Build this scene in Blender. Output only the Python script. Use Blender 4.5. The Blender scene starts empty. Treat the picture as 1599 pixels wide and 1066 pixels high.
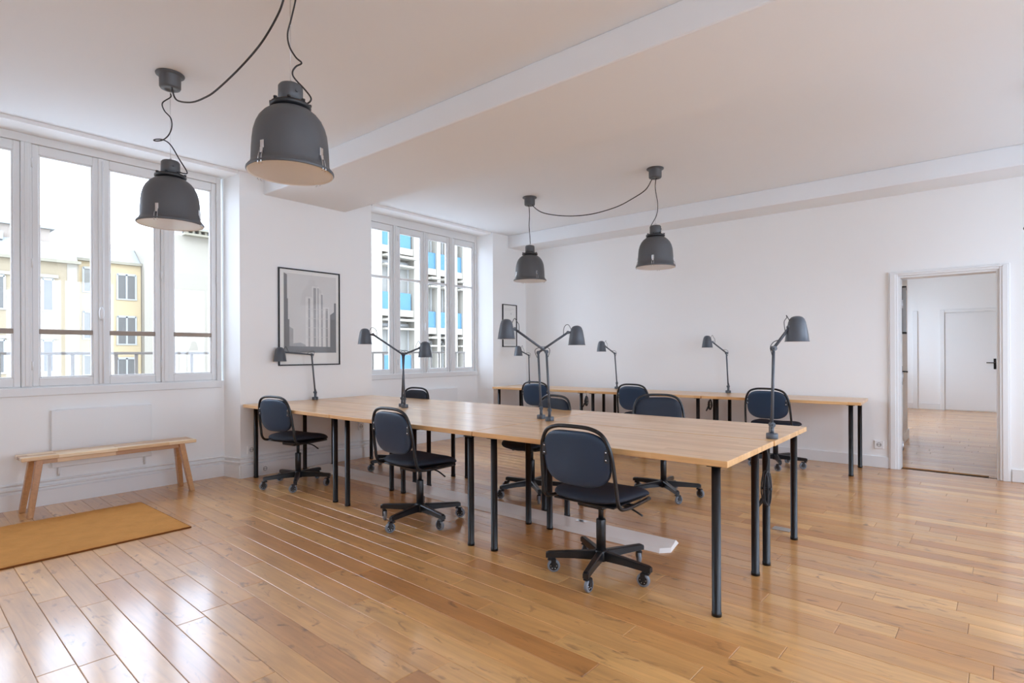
import bpy, bmesh, math, random
from mathutils import Vector, Matrix

random.seed(7)
PI = math.pi
scn = bpy.context.scene
COL = scn.collection

# ------------------------------------------------------------------ camera
cam_d = bpy.data.cameras.new('camera')
cam = bpy.data.objects.new('camera', cam_d)
COL.objects.link(cam)
yaw, roll = 0.6966, -0.0041
F = Vector((-math.sin(yaw), math.cos(yaw), 0))
R0 = Vector((math.cos(yaw), math.sin(yaw), 0))
U0 = Vector((0, 0, 1))
Rv = math.cos(roll) * R0 + math.sin(roll) * U0
Uv = math.cos(roll) * U0 - math.sin(roll) * R0
CAM = Vector((0, 0, 1.22))
FPX, CX, CY = 876.3, 799.5, 551.0
m = Matrix((Rv, Uv, -F)).transposed().to_4x4()
m.translation = CAM
cam.matrix_world = m
cam_d.sensor_width = 36
cam_d.lens = FPX / 1599 * 36
cam_d.shift_y = (CY - 533) / 1599
cam_d.clip_end = 500
cam_d.clip_start = 0.05
scn.camera = cam

# ------------------------------------------------------------------ world, portals, exposure
world = bpy.data.worlds.new('overcast_sky')
scn.world = world
world.use_nodes = True
bg = world.node_tree.nodes['Background']
bg.inputs['Color'].default_value = (0.80, 0.95, 1.18, 1)
bg.inputs['Strength'].default_value = 1.0


def window_portal(name, y0, y1, z0, z1, x, side=-1):
    d = bpy.data.lights.new(name, 'AREA')
    d.shape = 'RECTANGLE'
    d.size = z1 - z0
    d.size_y = y1 - y0
    d.cycles.is_portal = True
    o = bpy.data.objects.new(name, d)
    COL.objects.link(o)
    o.location = (x, (y0 + y1) / 2, (z0 + z1) / 2)
    o.rotation_euler = (0, side * PI / 2, 0)
    return o


window_portal('daylight_portal', 0.45, 2.43, 0.98, 2.95, -6.06)
window_portal('daylight_portal.001', 4.12, 6.15, 0.98, 2.95, -6.06)
window_portal('daylight_portal.002', -2.75, -0.70, 0.98, 2.95, -6.06)
window_portal('daylight_portal.003', 10.2, 14.0, 0.86, 2.49, -2.1)

window_portal('daylight_portal.004', -0.74, 1.04, 0.57, 2.68, 2.16, 1)
window_portal('daylight_portal.005', 1.96, 3.64, 0.57, 2.68, 2.16, 1)
window_portal('daylight_portal.006', 4.56, 6.34, 0.57, 2.68, 2.16, 1)

scn.view_settings.view_transform = 'Standard'
scn.view_settings.look = 'None'
scn.view_settings.gamma = 1
scn.view_settings.use_curve_mapping = False
scn.view_settings.exposure = 2.93
scn.cycles.use_denoising = True
scn.cycles.max_bounces = 14
scn.cycles.diffuse_bounces = 10
scn.cycles.glossy_bounces = 5
scn.cycles.transparent_max_bounces = 16
scn.cycles.caustics_reflective = False
scn.cycles.caustics_refractive = False
scn.cycles.sample_clamp_indirect = 8


# ------------------------------------------------------------------ material helpers
def lin(r, g, b):
    f = lambda c: (c / 255 / 12.92) if c / 255 <= 0.04045 else ((c / 255 + 0.055) / 1.055) ** 2.4
    return (f(r), f(g), f(b), 1)


def mat(name, col, rough=0.5, metal=0.0, spec=0.5, bump=0.0, bscale=200, vary=0.0, vscale=3.0, coat=0.0):
    M = bpy.data.materials.new(name)
    M.use_nodes = True
    nt = M.node_tree
    P = nt.nodes['Principled BSDF']
    P.inputs['Base Color'].default_value = col
    P.inputs['Roughness'].default_value = rough
    P.inputs['Metallic'].default_value = metal
    P.inputs['Specular IOR Level'].default_value = spec
    P.inputs['Coat Weight'].default_value = coat
    if bump or vary:
        tc = nt.nodes.new('ShaderNodeTexCoord')
    if bump:
        n = nt.nodes.new('ShaderNodeTexNoise')
        n.inputs['Scale'].default_value = bscale
        n.inputs['Detail'].default_value = 3
        b = nt.nodes.new('ShaderNodeBump')
        b.inputs['Strength'].default_value = bump
        b.inputs['Distance'].default_value = 0.002
        nt.links.new(tc.outputs['Object'], n.inputs['Vector'])
        nt.links.new(n.outputs['Fac'], b.inputs['Height'])
        nt.links.new(b.outputs['Normal'], P.inputs['Normal'])
    if vary:
        n2 = nt.nodes.new('ShaderNodeTexNoise')
        n2.inputs['Scale'].default_value = vscale
        n2.inputs['Detail'].default_value = 4
        mx = nt.nodes.new('ShaderNodeMix')
        mx.data_type = 'RGBA'
        mx.inputs[6].default_value = tuple(c * (1 - vary) for c in col[:3]) + (1,)
        mx.inputs[7].default_value = tuple(min(1, c * (1 + vary)) for c in col[:3]) + (1,)
        nt.links.new(tc.outputs['Object'], n2.inputs['Vector'])
        nt.links.new(n2.outputs['Fac'], mx.inputs[0])
        nt.links.new(mx.outputs[2], P.inputs['Base Color'])
    return M


def glass_mat(name, tint=(1, 1, 1, 1), rough=0.0):
    M = bpy.data.materials.new(name)
    M.use_nodes = True
    nt = M.node_tree
    nt.nodes.remove(nt.nodes['Principled BSDF'])
    out = nt.nodes['Material Output']
    t = nt.nodes.new('ShaderNodeBsdfTransparent')
    t.inputs['Color'].default_value = tint
    g = nt.nodes.new('ShaderNodeBsdfGlossy')
    g.inputs['Roughness'].default_value = rough
    fr = nt.nodes.new('ShaderNodeFresnel')
    geo = nt.nodes.new('ShaderNodeNewGeometry')
    ior = nt.nodes.new('ShaderNodeMapRange')      # same Fresnel curve on the way out of the thin pane
    ior.inputs['To Min'].default_value = 1.45
    ior.inputs['To Max'].default_value = 1 / 1.45
    nt.links.new(geo.outputs['Backfacing'], ior.inputs['Value'])
    nt.links.new(ior.outputs[0], fr.inputs['IOR'])
    mx = nt.nodes.new('ShaderNodeMixShader')
    nt.links.new(fr.outputs[0], mx.inputs[0])
    nt.links.new(t.outputs[0], mx.inputs[1])
    nt.links.new(g.outputs[0], mx.inputs[2])
    nt.links.new(mx.outputs[0], out.inputs['Surface'])
    return M


def floor_mat(name, bright=1.0):
    M = bpy.data.materials.new(name)
    M.use_nodes = True
    nt = M.node_tree
    N, L = nt.nodes.new, nt.links.new
    P = nt.nodes['Principled BSDF']
    geo = N('ShaderNodeNewGeometry')
    at = N('ShaderNodeAttribute')
    at.attribute_name = 'tint'
    # shift every plank's grain by its own tint
    mul = N('ShaderNodeMath'); mul.operation = 'MULTIPLY'; mul.inputs[1].default_value = 97.0
    L(at.outputs['Fac'], mul.inputs[0])
    comb = N('ShaderNodeCombineXYZ')
    L(mul.outputs[0], comb.inputs['Z'])
    add = N('ShaderNodeVectorMath'); add.operation = 'ADD'
    L(geo.outputs['Position'], add.inputs[0]); L(comb.outputs[0], add.inputs[1])
    ramp = N('ShaderNodeValToRGB')
    r = ramp.color_ramp
    r.elements[0].position = 0.0; r.elements[0].color = lin(182, 123, 65)
    r.elements[1].position = 1.0; r.elements[1].color = lin(220, 168, 104)
    for p_, c_ in ((0.12, (194, 137, 79)), (0.5, (203, 149, 88)), (0.8, (210, 158, 97))):
        e = r.elements.new(p_); e.color = lin(*c_)
    L(at.outputs['Fac'], ramp.inputs[0])
    # long grain
    mp = N('ShaderNodeMapping'); mp.inputs['Scale'].default_value = (1.6, 26, 1)
    mp.inputs['Rotation'].default_value = (0, 0, math.radians(1.5))
    L(add.outputs[0], mp.inputs[0])
    g = N('ShaderNodeTexNoise'); g.inputs['Scale'].default_value = 1.6; g.inputs['Detail'].default_value = 6
    g.inputs['Distortion'].default_value = 0.8
    L(mp.outputs[0], g.inputs['Vector'])
    gr = N('ShaderNodeMapRange')
    gr.inputs['From Min'].default_value = 0.3; gr.inputs['From Max'].default_value = 0.7
    gr.inputs['To Min'].default_value = 0.86; gr.inputs['To Max'].default_value = 1.07
    L(g.outputs['Fac'], gr.inputs['Value'])
    # soft cloudy figure
    mp2 = N('ShaderNodeMapping'); mp2.inputs['Scale'].default_value = (2.2, 7, 1)
    L(add.outputs[0], mp2.inputs[0])
    g2 = N('ShaderNodeTexNoise'); g2.inputs['Scale'].default_value = 1.3; g2.inputs['Detail'].default_value = 3
    L(mp2.outputs[0], g2.inputs['Vector'])
    gr2 = N('ShaderNodeMapRange')
    gr2.inputs['From Min'].default_value = 0.3; gr2.inputs['From Max'].default_value = 0.7
    gr2.inputs['To Min'].default_value = 0.86; gr2.inputs['To Max'].default_value = 1.10
    L(g2.outputs['Fac'], gr2.inputs['Value'])
    mm = N('ShaderNodeMath'); mm.operation = 'MULTIPLY'
    L(gr.outputs[0], mm.inputs[0]); L(gr2.outputs[0], mm.inputs[1])
    mb = N('ShaderNodeMath'); mb.operation = 'MULTIPLY'; mb.inputs[1].default_value = bright
    L(mm.outputs[0], mb.inputs[0])
    sc = N('ShaderNodeVectorMath'); sc.operation = 'SCALE'
    L(ramp.outputs[0], sc.inputs[0]); L(mb.outputs[0], sc.inputs['Scale'])
    # knots and dark flecks
    mp3 = N('ShaderNodeMapping'); mp3.inputs['Scale'].default_value = (4.2, 11, 1)
    L(add.outputs[0], mp3.inputs[0])
    k = N('ShaderNodeTexNoise'); k.inputs['Scale'].default_value = 1.5; k.inputs['Detail'].default_value = 4
    k.inputs['Distortion'].default_value = 1.2
    L(mp3.outputs[0], k.inputs['Vector'])
    kr = N('ShaderNodeMapRange')
    kr.inputs['From Min'].default_value = 0.61; kr.inputs['From Max'].default_value = 0.73
    kr.inputs['To Min'].default_value = 0.0; kr.inputs['To Max'].default_value = 0.7
    L(k.outputs['Fac'], kr.inputs['Value'])
    mx = N('ShaderNodeMix'); mx.data_type = 'RGBA'
    mx.inputs[7].default_value = lin(104, 70, 42)
    L(kr.outputs[0], mx.inputs[0]); L(sc.outputs[0], mx.inputs[6])
    L(mx.outputs[2], P.inputs['Base Color'])
    rr = N('ShaderNodeMapRange')
    rr.inputs['To Min'].default_value = 0.32; rr.inputs['To Max'].default_value = 0.48
    L(g2.outputs['Fac'], rr.inputs['Value'])
    L(rr.outputs[0], P.inputs['Roughness'])
    P.inputs['Specular IOR Level'].default_value = 0.7
    P.inputs['Coat Weight'].default_value = 0.8
    P.inputs['Coat Roughness'].default_value = 0.15
    b = N('ShaderNodeBump'); b.inputs['Strength'].default_value = 0.06; b.inputs['Distance'].default_value = 0.002
    L(g2.outputs['Fac'], b.inputs['Height'])
    L(b.outputs['Normal'], P.inputs['Normal'])
    return M


def stave_mat(name, c1, c2, c3, sx=0.42, sy=0.045, rough=0.32, spec=0.5):
    """solid wood board glued up from narrow staves running along the object's x axis"""
    M = bpy.data.materials.new(name)
    M.use_nodes = True
    nt = M.node_tree
    N, L = nt.nodes.new, nt.links.new
    P = nt.nodes['Principled BSDF']
    tc = N('ShaderNodeTexCoord')
    br = N('ShaderNodeTexBrick')
    br.offset = 0.43
    br.inputs['Scale'].default_value = 1.0
    br.inputs['Brick Width'].default_value = sx
    br.inputs['Row Height'].default_value = sy
    br.inputs['Mortar Size'].default_value = 0.0
    br.inputs['Color1'].default_value = (0, 0, 0, 1)
    br.inputs['Color2'].default_value = (1, 1, 1, 1)
    L(tc.outputs['Object'], br.inputs['Vector'])
    ramp = N('ShaderNodeValToRGB')
    r = ramp.color_ramp
    r.elements[0].color = c1; r.elements[1].color = c3
    e = r.elements.new(0.5); e.color = c2
    L(br.outputs['Color'], ramp.inputs[0])
    mp = N('ShaderNodeMapping'); mp.inputs['Scale'].default_value = (4, 60, 60)
    L(tc.outputs['Object'], mp.inputs[0])
    g = N('ShaderNodeTexNoise'); g.inputs['Scale'].default_value = 1.0; g.inputs['Detail'].default_value = 5
    L(mp.outputs[0], g.inputs['Vector'])
    gr = N('ShaderNodeMapRange')
    gr.inputs['From Min'].default_value = 0.3; gr.inputs['From Max'].default_value = 0.7
    gr.inputs['To Min'].default_value = 0.88; gr.inputs['To Max'].default_value = 1.08
    L(g.outputs['Fac'], gr.inputs['Value'])
    sc = N('ShaderNodeVectorMath'); sc.operation = 'SCALE'
    L(ramp.outputs[0], sc.inputs[0]); L(gr.outputs[0], sc.inputs['Scale'])
    L(sc.outputs[0], P.inputs['Base Color'])
    P.inputs['Roughness'].default_value = rough
    P.inputs['Specular IOR Level'].default_value = spec
    P.inputs['Coat Weight'].default_value = 0.5
    P.inputs['Coat Roughness'].default_value = 0.22
    return M


M = {}
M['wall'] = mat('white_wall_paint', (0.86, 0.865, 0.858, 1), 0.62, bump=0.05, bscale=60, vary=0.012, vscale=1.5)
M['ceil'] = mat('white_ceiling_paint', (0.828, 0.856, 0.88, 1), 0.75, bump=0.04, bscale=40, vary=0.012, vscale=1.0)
M['trim'] = mat('white_gloss_trim_paint', (0.79, 0.80, 0.80, 1), 0.33, bump=0.02, bscale=30)
M['frame'] = mat('white_window_paint', (0.75, 0.755, 0.75, 1), 0.38, bump=0.03, bscale=40)
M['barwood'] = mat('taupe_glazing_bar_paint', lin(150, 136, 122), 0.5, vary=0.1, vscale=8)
M['glass'] = glass_mat('window_glass')
M['floor'] = floor_mat('honey_oak_boards')
M['gap'] = mat('dark_board_gap', lin(58, 38, 24), 0.8)
M['beech'] = stave_mat('oiled_beech_staves', lin(212, 162, 106), lin(222, 174, 118), lin(230, 186, 132), rough=0.30)
M['beechedge'] = stave_mat('oiled_beech_edge', lin(196, 140, 90), lin(204, 150, 100), lin(214, 162, 112))
M['bench'] = stave_mat('acacia_staves', lin(172, 122, 80), lin(216, 178, 132), lin(236, 212, 174), sx=0.38, sy=0.05, rough=0.4)
M['benchleg'] = stave_mat('acacia_leg_staves', lin(186, 138, 94), lin(200, 152, 104), lin(178, 128, 84), sx=0.5, sy=0.06, rough=0.45)
M['black'] = mat('black_powder_coat', lin(13, 13, 15), 0.36, bump=0.03, bscale=400)
M['chairmetal'] = mat('anthracite_chair_steel', lin(22, 23, 26), 0.32, bump=0.02, bscale=300)
M['fabric'] = mat('slate_blue_upholstery', lin(24, 32, 46), 0.72, bump=0.25, bscale=900, vary=0.06, vscale=20)
M['shell'] = mat('slate_blue_back_shell', lin(36, 58, 82), 0.34, bump=0.03, bscale=300)
M['plate'] = mat('grey_bracket_plastic', lin(44, 47, 53), 0.4)
M['tyre'] = mat('grey_rubber_tyre', lin(120, 126, 134), 0.4)
M['hub'] = mat('black_plastic', lin(24, 24, 27), 0.35)
M['chrome'] = mat('polished_chrome', (0.75, 0.76, 0.78, 1), 0.15, metal=1)
M['steel'] = mat('galvanised_wire', (0.6, 0.6, 0.62, 1), 0.3, metal=1)
M['lamp'] = mat('slate_grey_lamp_enamel', lin(80, 85, 92), 0.38, bump=0.01)
M['lampin'] = mat('white_lamp_inside', (0.82, 0.82, 0.80, 1), 0.4)
M['pend'] = mat('dark_grey_pendant_enamel', lin(84, 85, 87), 0.48, bump=0.02, bscale=30)
M['penddark'] = mat('charcoal_pendant_ring', lin(44, 45, 47), 0.4)
M['cord'] = mat('dark_grey_cord', lin(48, 48, 50), 0.6)
M['lens'] = mat('frosted_glass_lens', (0.78, 0.79, 0.79, 1), 0.28)
M['coir'] = mat('golden_coir', lin(196, 140, 78), 0.95, bump=1.0, bscale=420, vary=0.16, vscale=9, spec=0.1)
M['coiredge'] = mat('dark_coir_edge', lin(122, 72, 36), 0.95, bump=0.8, bscale=300, spec=0.1)
M['strip'] = mat('off_white_cable_ramp', lin(244, 242, 236), 0.35, vary=0.03, vscale=4)
M['plate_metal'] = mat('brushed_floor_plate', lin(178, 178, 176), 0.35, metal=0.6)
M['socket'] = mat('white_socket_plastic', (0.82, 0.82, 0.81, 1), 0.3)
M['dark'] = mat('dark_socket_hole', lin(40, 40, 42), 0.5)
M['paper'] = mat('white_poster_paper', lin(244, 243, 238), 0.6)
M['ink1'] = mat('pale_grey_ink', lin(220, 220, 217), 0.6, vary=0.04, vscale=6)
M['ink2'] = mat('mid_grey_ink', lin(176, 177, 177), 0.6, vary=0.15, vscale=14)
M['ink3'] = mat('dark_grey_ink', lin(128, 130, 132), 0.6, vary=0.12, vscale=10)
M['ink4'] = mat('light_window_ink', lin(232, 232, 229), 0.6, vary=0.10, vscale=18)
M['picglass'] = glass_mat('picture_glass')
M['cream2'] = mat('ochre_render', (0.37, 0.285, 0.165, 1), 0.9, vary=0.03, vscale=0.4)
M['cream'] = mat('cream_render', (0.25, 0.20, 0.13, 1), 0.9, vary=0.03, vscale=0.4)
M['pale'] = mat('pale_cream_render', (0.27, 0.24, 0.19, 1), 0.9, vary=0.02, vscale=0.3)
M['whiteconc'] = mat('warm_white_concrete', (0.29, 0.26, 0.21, 1), 0.85, vary=0.03, vscale=0.5)
M['zinc'] = mat('pale_zinc_roof', (0.22, 0.22, 0.205, 1), 0.5, vary=0.05, vscale=1.0)
M['peach'] = mat('pale_peach_brick', (0.26, 0.215, 0.175, 1), 0.9, vary=0.05, vscale=2.0)
M['farframe'] = mat('white_far_window_frame', (0.30, 0.295, 0.275, 1), 0.5)
M['farpane'] = mat('dark_far_window_pane', (0.115, 0.11, 0.10, 1), 0.4, spec=0.2)
M['farpale'] = mat('pale_far_window_pane', (0.19, 0.18, 0.155, 1), 0.4, spec=0.2)
M['cornice'] = mat('grey_stone_cornice', lin(128, 121, 104), 0.9, vary=0.08, vscale=2)
M['bluepan'] = mat('sky_blue_infill_panel', (0.055, 0.135, 0.20, 1), 0.5, spec=0.2, vary=0.12, vscale=0.6)
M['rail'] = mat('grey_iron_railing', lin(128, 120, 112), 0.6)
M['ground'] = mat('pale_paving', (0.60, 0.60, 0.59, 1), 0.9)
M['leaf'] = mat('grey_green_leaf', lin(120, 136, 96), 0.8)


# ------------------------------------------------------------------ mesh helpers
class MB:
    def __init__(self):
        self.bm = bmesh.new()
        self.mats = []
        self.cur = 0
        self.smooth = []

    def use(self, mname):
        if mname not in self.mats:
            self.mats.append(mname)
        self.cur = self.mats.index(mname)
        return self

    def _tag(self, faces, smooth=False):
        for f in faces:
            f.material_index = self.cur
            f.smooth = smooth

    def box(self, x0, x1, y0, y1, z0, z1, bev=0.0, mtx=None, seg=1):
        b = bmesh.new()
        bmesh.ops.create_cube(b, size=1)
        for v in b.verts:
            v.co = Vector(((x0 + x1) / 2 + v.co.x * (x1 - x0), (y0 + y1) / 2 + v.co.y * (y1 - y0), (z0 + z1) / 2 + v.co.z * (z1 - z0)))
        if bev > 0:
            bmesh.ops.bevel(b, geom=b.edges[:], offset=bev, segments=seg, affect='EDGES', profile=0.5)
        if mtx is not None:
            bmesh.ops.transform(b, matrix=mtx, verts=b.verts)
        self._merge(b)
        return self

    def _merge(self, b, smooth=False):
        vm = {}
        for v in b.verts:
            vm[v] = self.bm.verts.new(v.co)
        fs = []
        for f in b.faces:
            try:
                fs.append(self.bm.faces.new([vm[v] for v in f.verts]))
            except ValueError:
                pass
        self._tag(fs, smooth)
        b.free()

    def poly_prism(self, pts, axis, a, b):
        """prism from a 2D outline extruded along an axis"""
        def mk(p, t):
            if axis == 'x': return Vector((t, p[0], p[1]))
            if axis == 'y': return Vector((p[0], t, p[1]))
            return Vector((p[0], p[1], t))
        va = [self.bm.verts.new(mk(p, a)) for p in pts]
        vb = [self.bm.verts.new(mk(p, b)) for p in pts]
        n = len(pts)
        fs = [self.bm.faces.new(va), self.bm.faces.new(vb[::-1])]
        for i in range(n):
            fs.append(self.bm.faces.new((va[i], vb[i], vb[(i + 1) % n], va[(i + 1) % n])))
        self._tag(fs)
        return self

    def tube(self, pts, r, n=8, closed=False, caps=True):
        pts = [Vector(p) for p in pts]
        m_ = len(pts)
        rr = r if isinstance(r, (list, tuple)) else [r] * m_
        tang = []
        for i in range(m_):
            if closed:
                t = pts[(i + 1) % m_] - pts[i - 1]
            else:
                t = pts[min(i + 1, m_ - 1)] - pts[max(i - 1, 0)]
            if t.length < 1e-9: t = Vector((0, 0, 1))
            tang.append(t.normalized())
        ref = Vector((0, 0, 1)) if abs(tang[0].z) < 0.9 else Vector((1, 0, 0))
        nrm = (ref - tang[0] * ref.dot(tang[0])).normalized()
        rings = []
        for i in range(m_):
            nrm = (nrm - tang[i] * nrm.dot(tang[i]))
            nrm = nrm.normalized() if nrm.length > 1e-6 else tang[i].orthogonal().normalized()
            bi = tang[i].cross(nrm)
            rings.append([self.bm.verts.new(pts[i] + (nrm * math.cos(2 * PI * k / n) + bi * math.sin(2 * PI * k / n)) * rr[i]) for k in range(n)])
        fs = []
        for i in range(m_ if closed else m_ - 1):
            A, B = rings[i], rings[(i + 1) % m_]
            for k in range(n):
                fs.append(self.bm.faces.new((A[k], A[(k + 1) % n], B[(k + 1) % n], B[k])))
        self._tag(fs, True)
        if caps and not closed:
            self._tag([self.bm.faces.new(rings[0][::-1]), self.bm.faces.new(rings[-1])], False)
        return self

    def cyl(self, p0, p1, r, n=16):
        return self.tube([p0, p1], r, n)

    def lathe(self, prof, n=32, center=(0, 0, 0), mtx=None, smooth=True, close=False):
        rings = []
        c = Vector(center)
        for (r, z) in prof:
            if r < 1e-6:
                p = Vector((0, 0, z))
                if mtx is not None: p = mtx @ p
                rings.append([self.bm.verts.new(p + c)])
            else:
                row = []
                for k in range(n):
                    a = 2 * PI * k / n
                    p = Vector((r * math.cos(a), r * math.sin(a), z))
                    if mtx is not None: p = mtx @ p
                    row.append(self.bm.verts.new(p + c))
                rings.append(row)
        fs = []
        seq = list(range(len(rings) - 1))
        for i in seq:
            A, B = rings[i], rings[i + 1]
            for k in range(n):
                k2 = (k + 1) % n
                if len(A) == 1 and len(B) == 1: continue
                if len(A) == 1: fs.append(self.bm.faces.new((A[0], B[k2], B[k])))
                elif len(B) == 1: fs.append(self.bm.faces.new((A[k], A[k2], B[0])))
                else: fs.append(self.bm.faces.new((A[k], A[k2], B[k2], B[k])))
        if close:
            A, B = rings[-1], rings[0]
            for k in range(n):
                k2 = (k + 1) % n
                fs.append(self.bm.faces.new((A[k], A[k2], B[k2], B[k])))
        self._tag(fs, smooth)
        return self

    def build(self, name, parent=None, mname=None, autosmooth=True):
        if mname and not self.mats:
            self.mats = [mname]
        bmesh.ops.recalc_face_normals(self.bm, faces=self.bm.faces[:])
        me = bpy.data.meshes.new(name)
        self.bm.to_mesh(me)
        self.bm.free()
        for k in self.mats:
            me.materials.append(M[k])
        o = bpy.data.objects.new(name, me)
        COL.objects.link(o)
        if parent is not None:
            o.parent = parent
        return o


def B1(name, parent, mname, *boxes, bev=0.0):
    mb = MB().use(mname)
    for bx in boxes:
        mb.box(*bx, bev=bev)
    return mb.build(name, parent)


def thing(name, label, cat, loc=(0, 0, 0), rz=0.0, group=None):
    o = bpy.data.objects.new(name, None)
    o.empty_display_size = 0.1
    COL.objects.link(o)
    o.location = loc
    o.rotation_euler = (0, 0, rz)
    o['label'] = label
    o['category'] = cat
    if group: o['group'] = group
    return o


def tag(o, label, cat, group=None):
    o['label'] = label; o['category'] = cat
    if group: o['group'] = group
    return o


def struct(o, label=None):
    o['kind'] = 'structure'
    if label: o['label'] = label
    return o


def struct_empty(name, label=None):
    o = bpy.data.objects.new(name, None)
    COL.objects.link(o)
    return struct(o, label)


def smooth_path(pts, k=6):
    """Catmull-Rom through points"""
    P = [Vector(p) for p in pts]
    P = [P[0] * 2 - P[1]] + P + [P[-1] * 2 - P[-2]]
    out = []
    for i in range(1, len(P) - 2):
        for j in range(k):
            t = j / k
            a, b, c, d = P[i - 1], P[i], P[i + 1], P[i + 2]
            out.append(0.5 * ((2 * b) + (c - a) * t + (2 * a - 5 * b + 4 * c - d) * t * t + (3 * b - a - 3 * c + d) * t ** 3))
    out.append(P[-2])
    return out


def copy_tree(o, parent=None):
    c = o.copy()
    COL.objects.link(c)
    if parent is not None:
        c.parent = parent
        c.matrix_parent_inverse = o.matrix_parent_inverse.copy()
    for ch in o.children:
        copy_tree(ch, c)
    return c


# ------------------------------------------------------------------ room dimensions
ZC = 3.018           # ceiling
ZS = 2.834           # beam soffits
XP, XW = -5.577, -5.841   # pier face, niche wall face
YB = 7.015           # back wall
XR, YN = 2.0, -3.0   # right wall, wall behind the camera
XO = -6.08           # outside face of the street wall

# ------------------------------------------------------------------ floor: boards
W = 0.1235
ang = math.radians(-1.5)
ex = Vector((math.cos(ang), math.sin(ang), 0))
ey = Vector((-math.sin(ang), math.cos(ang), 0))


def px(p):
    d = Vector(p) - CAM
    w = d.dot(F)
    if w < 0.25: return None
    return (CX + FPX * d.dot(Rv) / w, CY - FPX * d.dot(Uv) / w)


def clip_area(P):
    """visible area in pixels of a floor quad (points in front of the camera, clipped to the frame)"""
    def cut(poly, f):
        out = []
        for i in range(len(poly)):
            a, b = poly[i], poly[(i + 1) % len(poly)]
            fa, fb = f(a), f(b)
            if fa >= 0: out.append(a)
            if (fa >= 0) != (fb >= 0):
                t = fa / (fa - fb)
                out.append(tuple(a[k] + (b[k] - a[k]) * t for k in range(len(a))))
        return out
    P = [tuple(p) for p in P]
    P = cut(P, lambda p: (Vector(p) - CAM).dot(F) - 0.3)
    if len(P) < 3: return 0
    Q = [px(p) for p in P]
    for f in (lambda p: p[0], lambda p: 1599 - p[0], lambda p: p[1], lambda p: 1066 - p[1]):
        Q = cut(Q, f)
        if len(Q) < 3: return 0
    return abs(sum(Q[i][0] * Q[(i + 1) % len(Q)][1] - Q[(i + 1) % len(Q)][0] * Q[i][1] for i in range(len(Q)))) / 2


def plank_geo(mb_verts, mb_faces, a0, a1, b0, b1, drop):
    """one board: flat top, small chamfer, sides; coordinates along ex / ey"""
    g, c, t = 0.0006, 0.0022, 0.012
    base = len(mb_verts)
    rings = ((g, -t), (g, -c * 0.8 + drop), (g + c, drop))
    for off, z in rings:
        for (a, b) in ((a0 + off, b0 + off), (a1 - off, b0 + off), (a1 - off, b1 - off), (a0 + off, b1 - off)):
            p = ex * a + ey * b
            mb_verts.append((p.x, p.y, z))
    for r_ in range(2):
        for k in range(4):
            k2 = (k + 1) % 4
            mb_faces.append((base + r_ * 4 + k, base + r_ * 4 + k2, base + r_ * 4 + 4 + k2, base + r_ * 4 + 4 + k))
    mb_faces.append((base + 8, base + 9, base + 10, base + 11))


def plank_mesh(name, vs, fs, tints, mname):
    me = bpy.data.meshes.new(name)
    me.from_pydata(vs, [], fs)
    a = me.attributes.new('tint', 'FLOAT', 'FACE')
    a.data.foreach_set('value', tints)
    me.materials.append(M[mname])
    me.update()
    return me


floor = MB().use('gap').box(-6.0, XR, YN, 7.2, -0.10, -0.011).build('floor')
struct(floor)
rnd = random.Random(21)
planks = []
b = 0.397 - 34 * W
while b < 7.35:
    a = -6.3 - rnd.uniform(0, 1.0)
    while a < XR + 0.3:
        ln = rnd.choice((0.5, 0.7, 0.9, 1.1, 1.3, 1.5)) + rnd.uniform(-0.06, 0.06)
        a0, a1 = max(a, -5.96), min(a + ln, XR + 0.02)
        if a1 - a0 > 0.03:
            quad = [(ex * x_ + ey * y_) for x_, y_ in ((a0, b), (a1, b), (a1, b + W), (a0, b + W))]
            ym = sum(q.y for q in quad) / 4
            if YN < ym < 7.12:
                planks.append((clip_area(quad), a0, a1, b, b + W, rnd.random(), rnd.uniform(-0.0006, 0)))
        a += ln
    b += W
planks.sort(key=lambda t: -t[0])
fv, ff, ft = [], [], []
for i, (ar, a0, a1, b0, b1, tint, drop) in enumerate(planks):
    if i < 298:
        vs, fs = [], []
        plank_geo(vs, fs, a0, a1, b0, b1, drop)
        o = bpy.data.objects.new('plank', plank_mesh('plank', vs, fs, [tint] * len(fs), 'floor'))
        COL.objects.link(o)
        o.parent = floor
    else:
        n0 = len(ff)
        plank_geo(fv, ff, a0, a1, b0, b1, drop)
        ft += [tint] * (len(ff) - n0)
o = bpy.data.objects.new('plank_field', plank_mesh('plank_field', fv, ff, ft, 'floor'))
COL.objects.link(o); o.parent = floor; o['kind'] = 'stuff'

# ------------------------------------------------------------------ ceiling and beams
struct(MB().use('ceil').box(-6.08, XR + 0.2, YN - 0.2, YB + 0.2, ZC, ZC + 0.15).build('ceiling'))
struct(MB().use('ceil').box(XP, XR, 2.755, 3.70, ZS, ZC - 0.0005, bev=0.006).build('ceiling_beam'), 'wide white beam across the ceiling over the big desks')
struct(MB().use('ceil').box(XP, XR, 6.58, YB, ZS, ZC - 0.0005, bev=0.006).build('ceiling_beam.001'), 'white beam along the top of the back wall')

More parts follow.
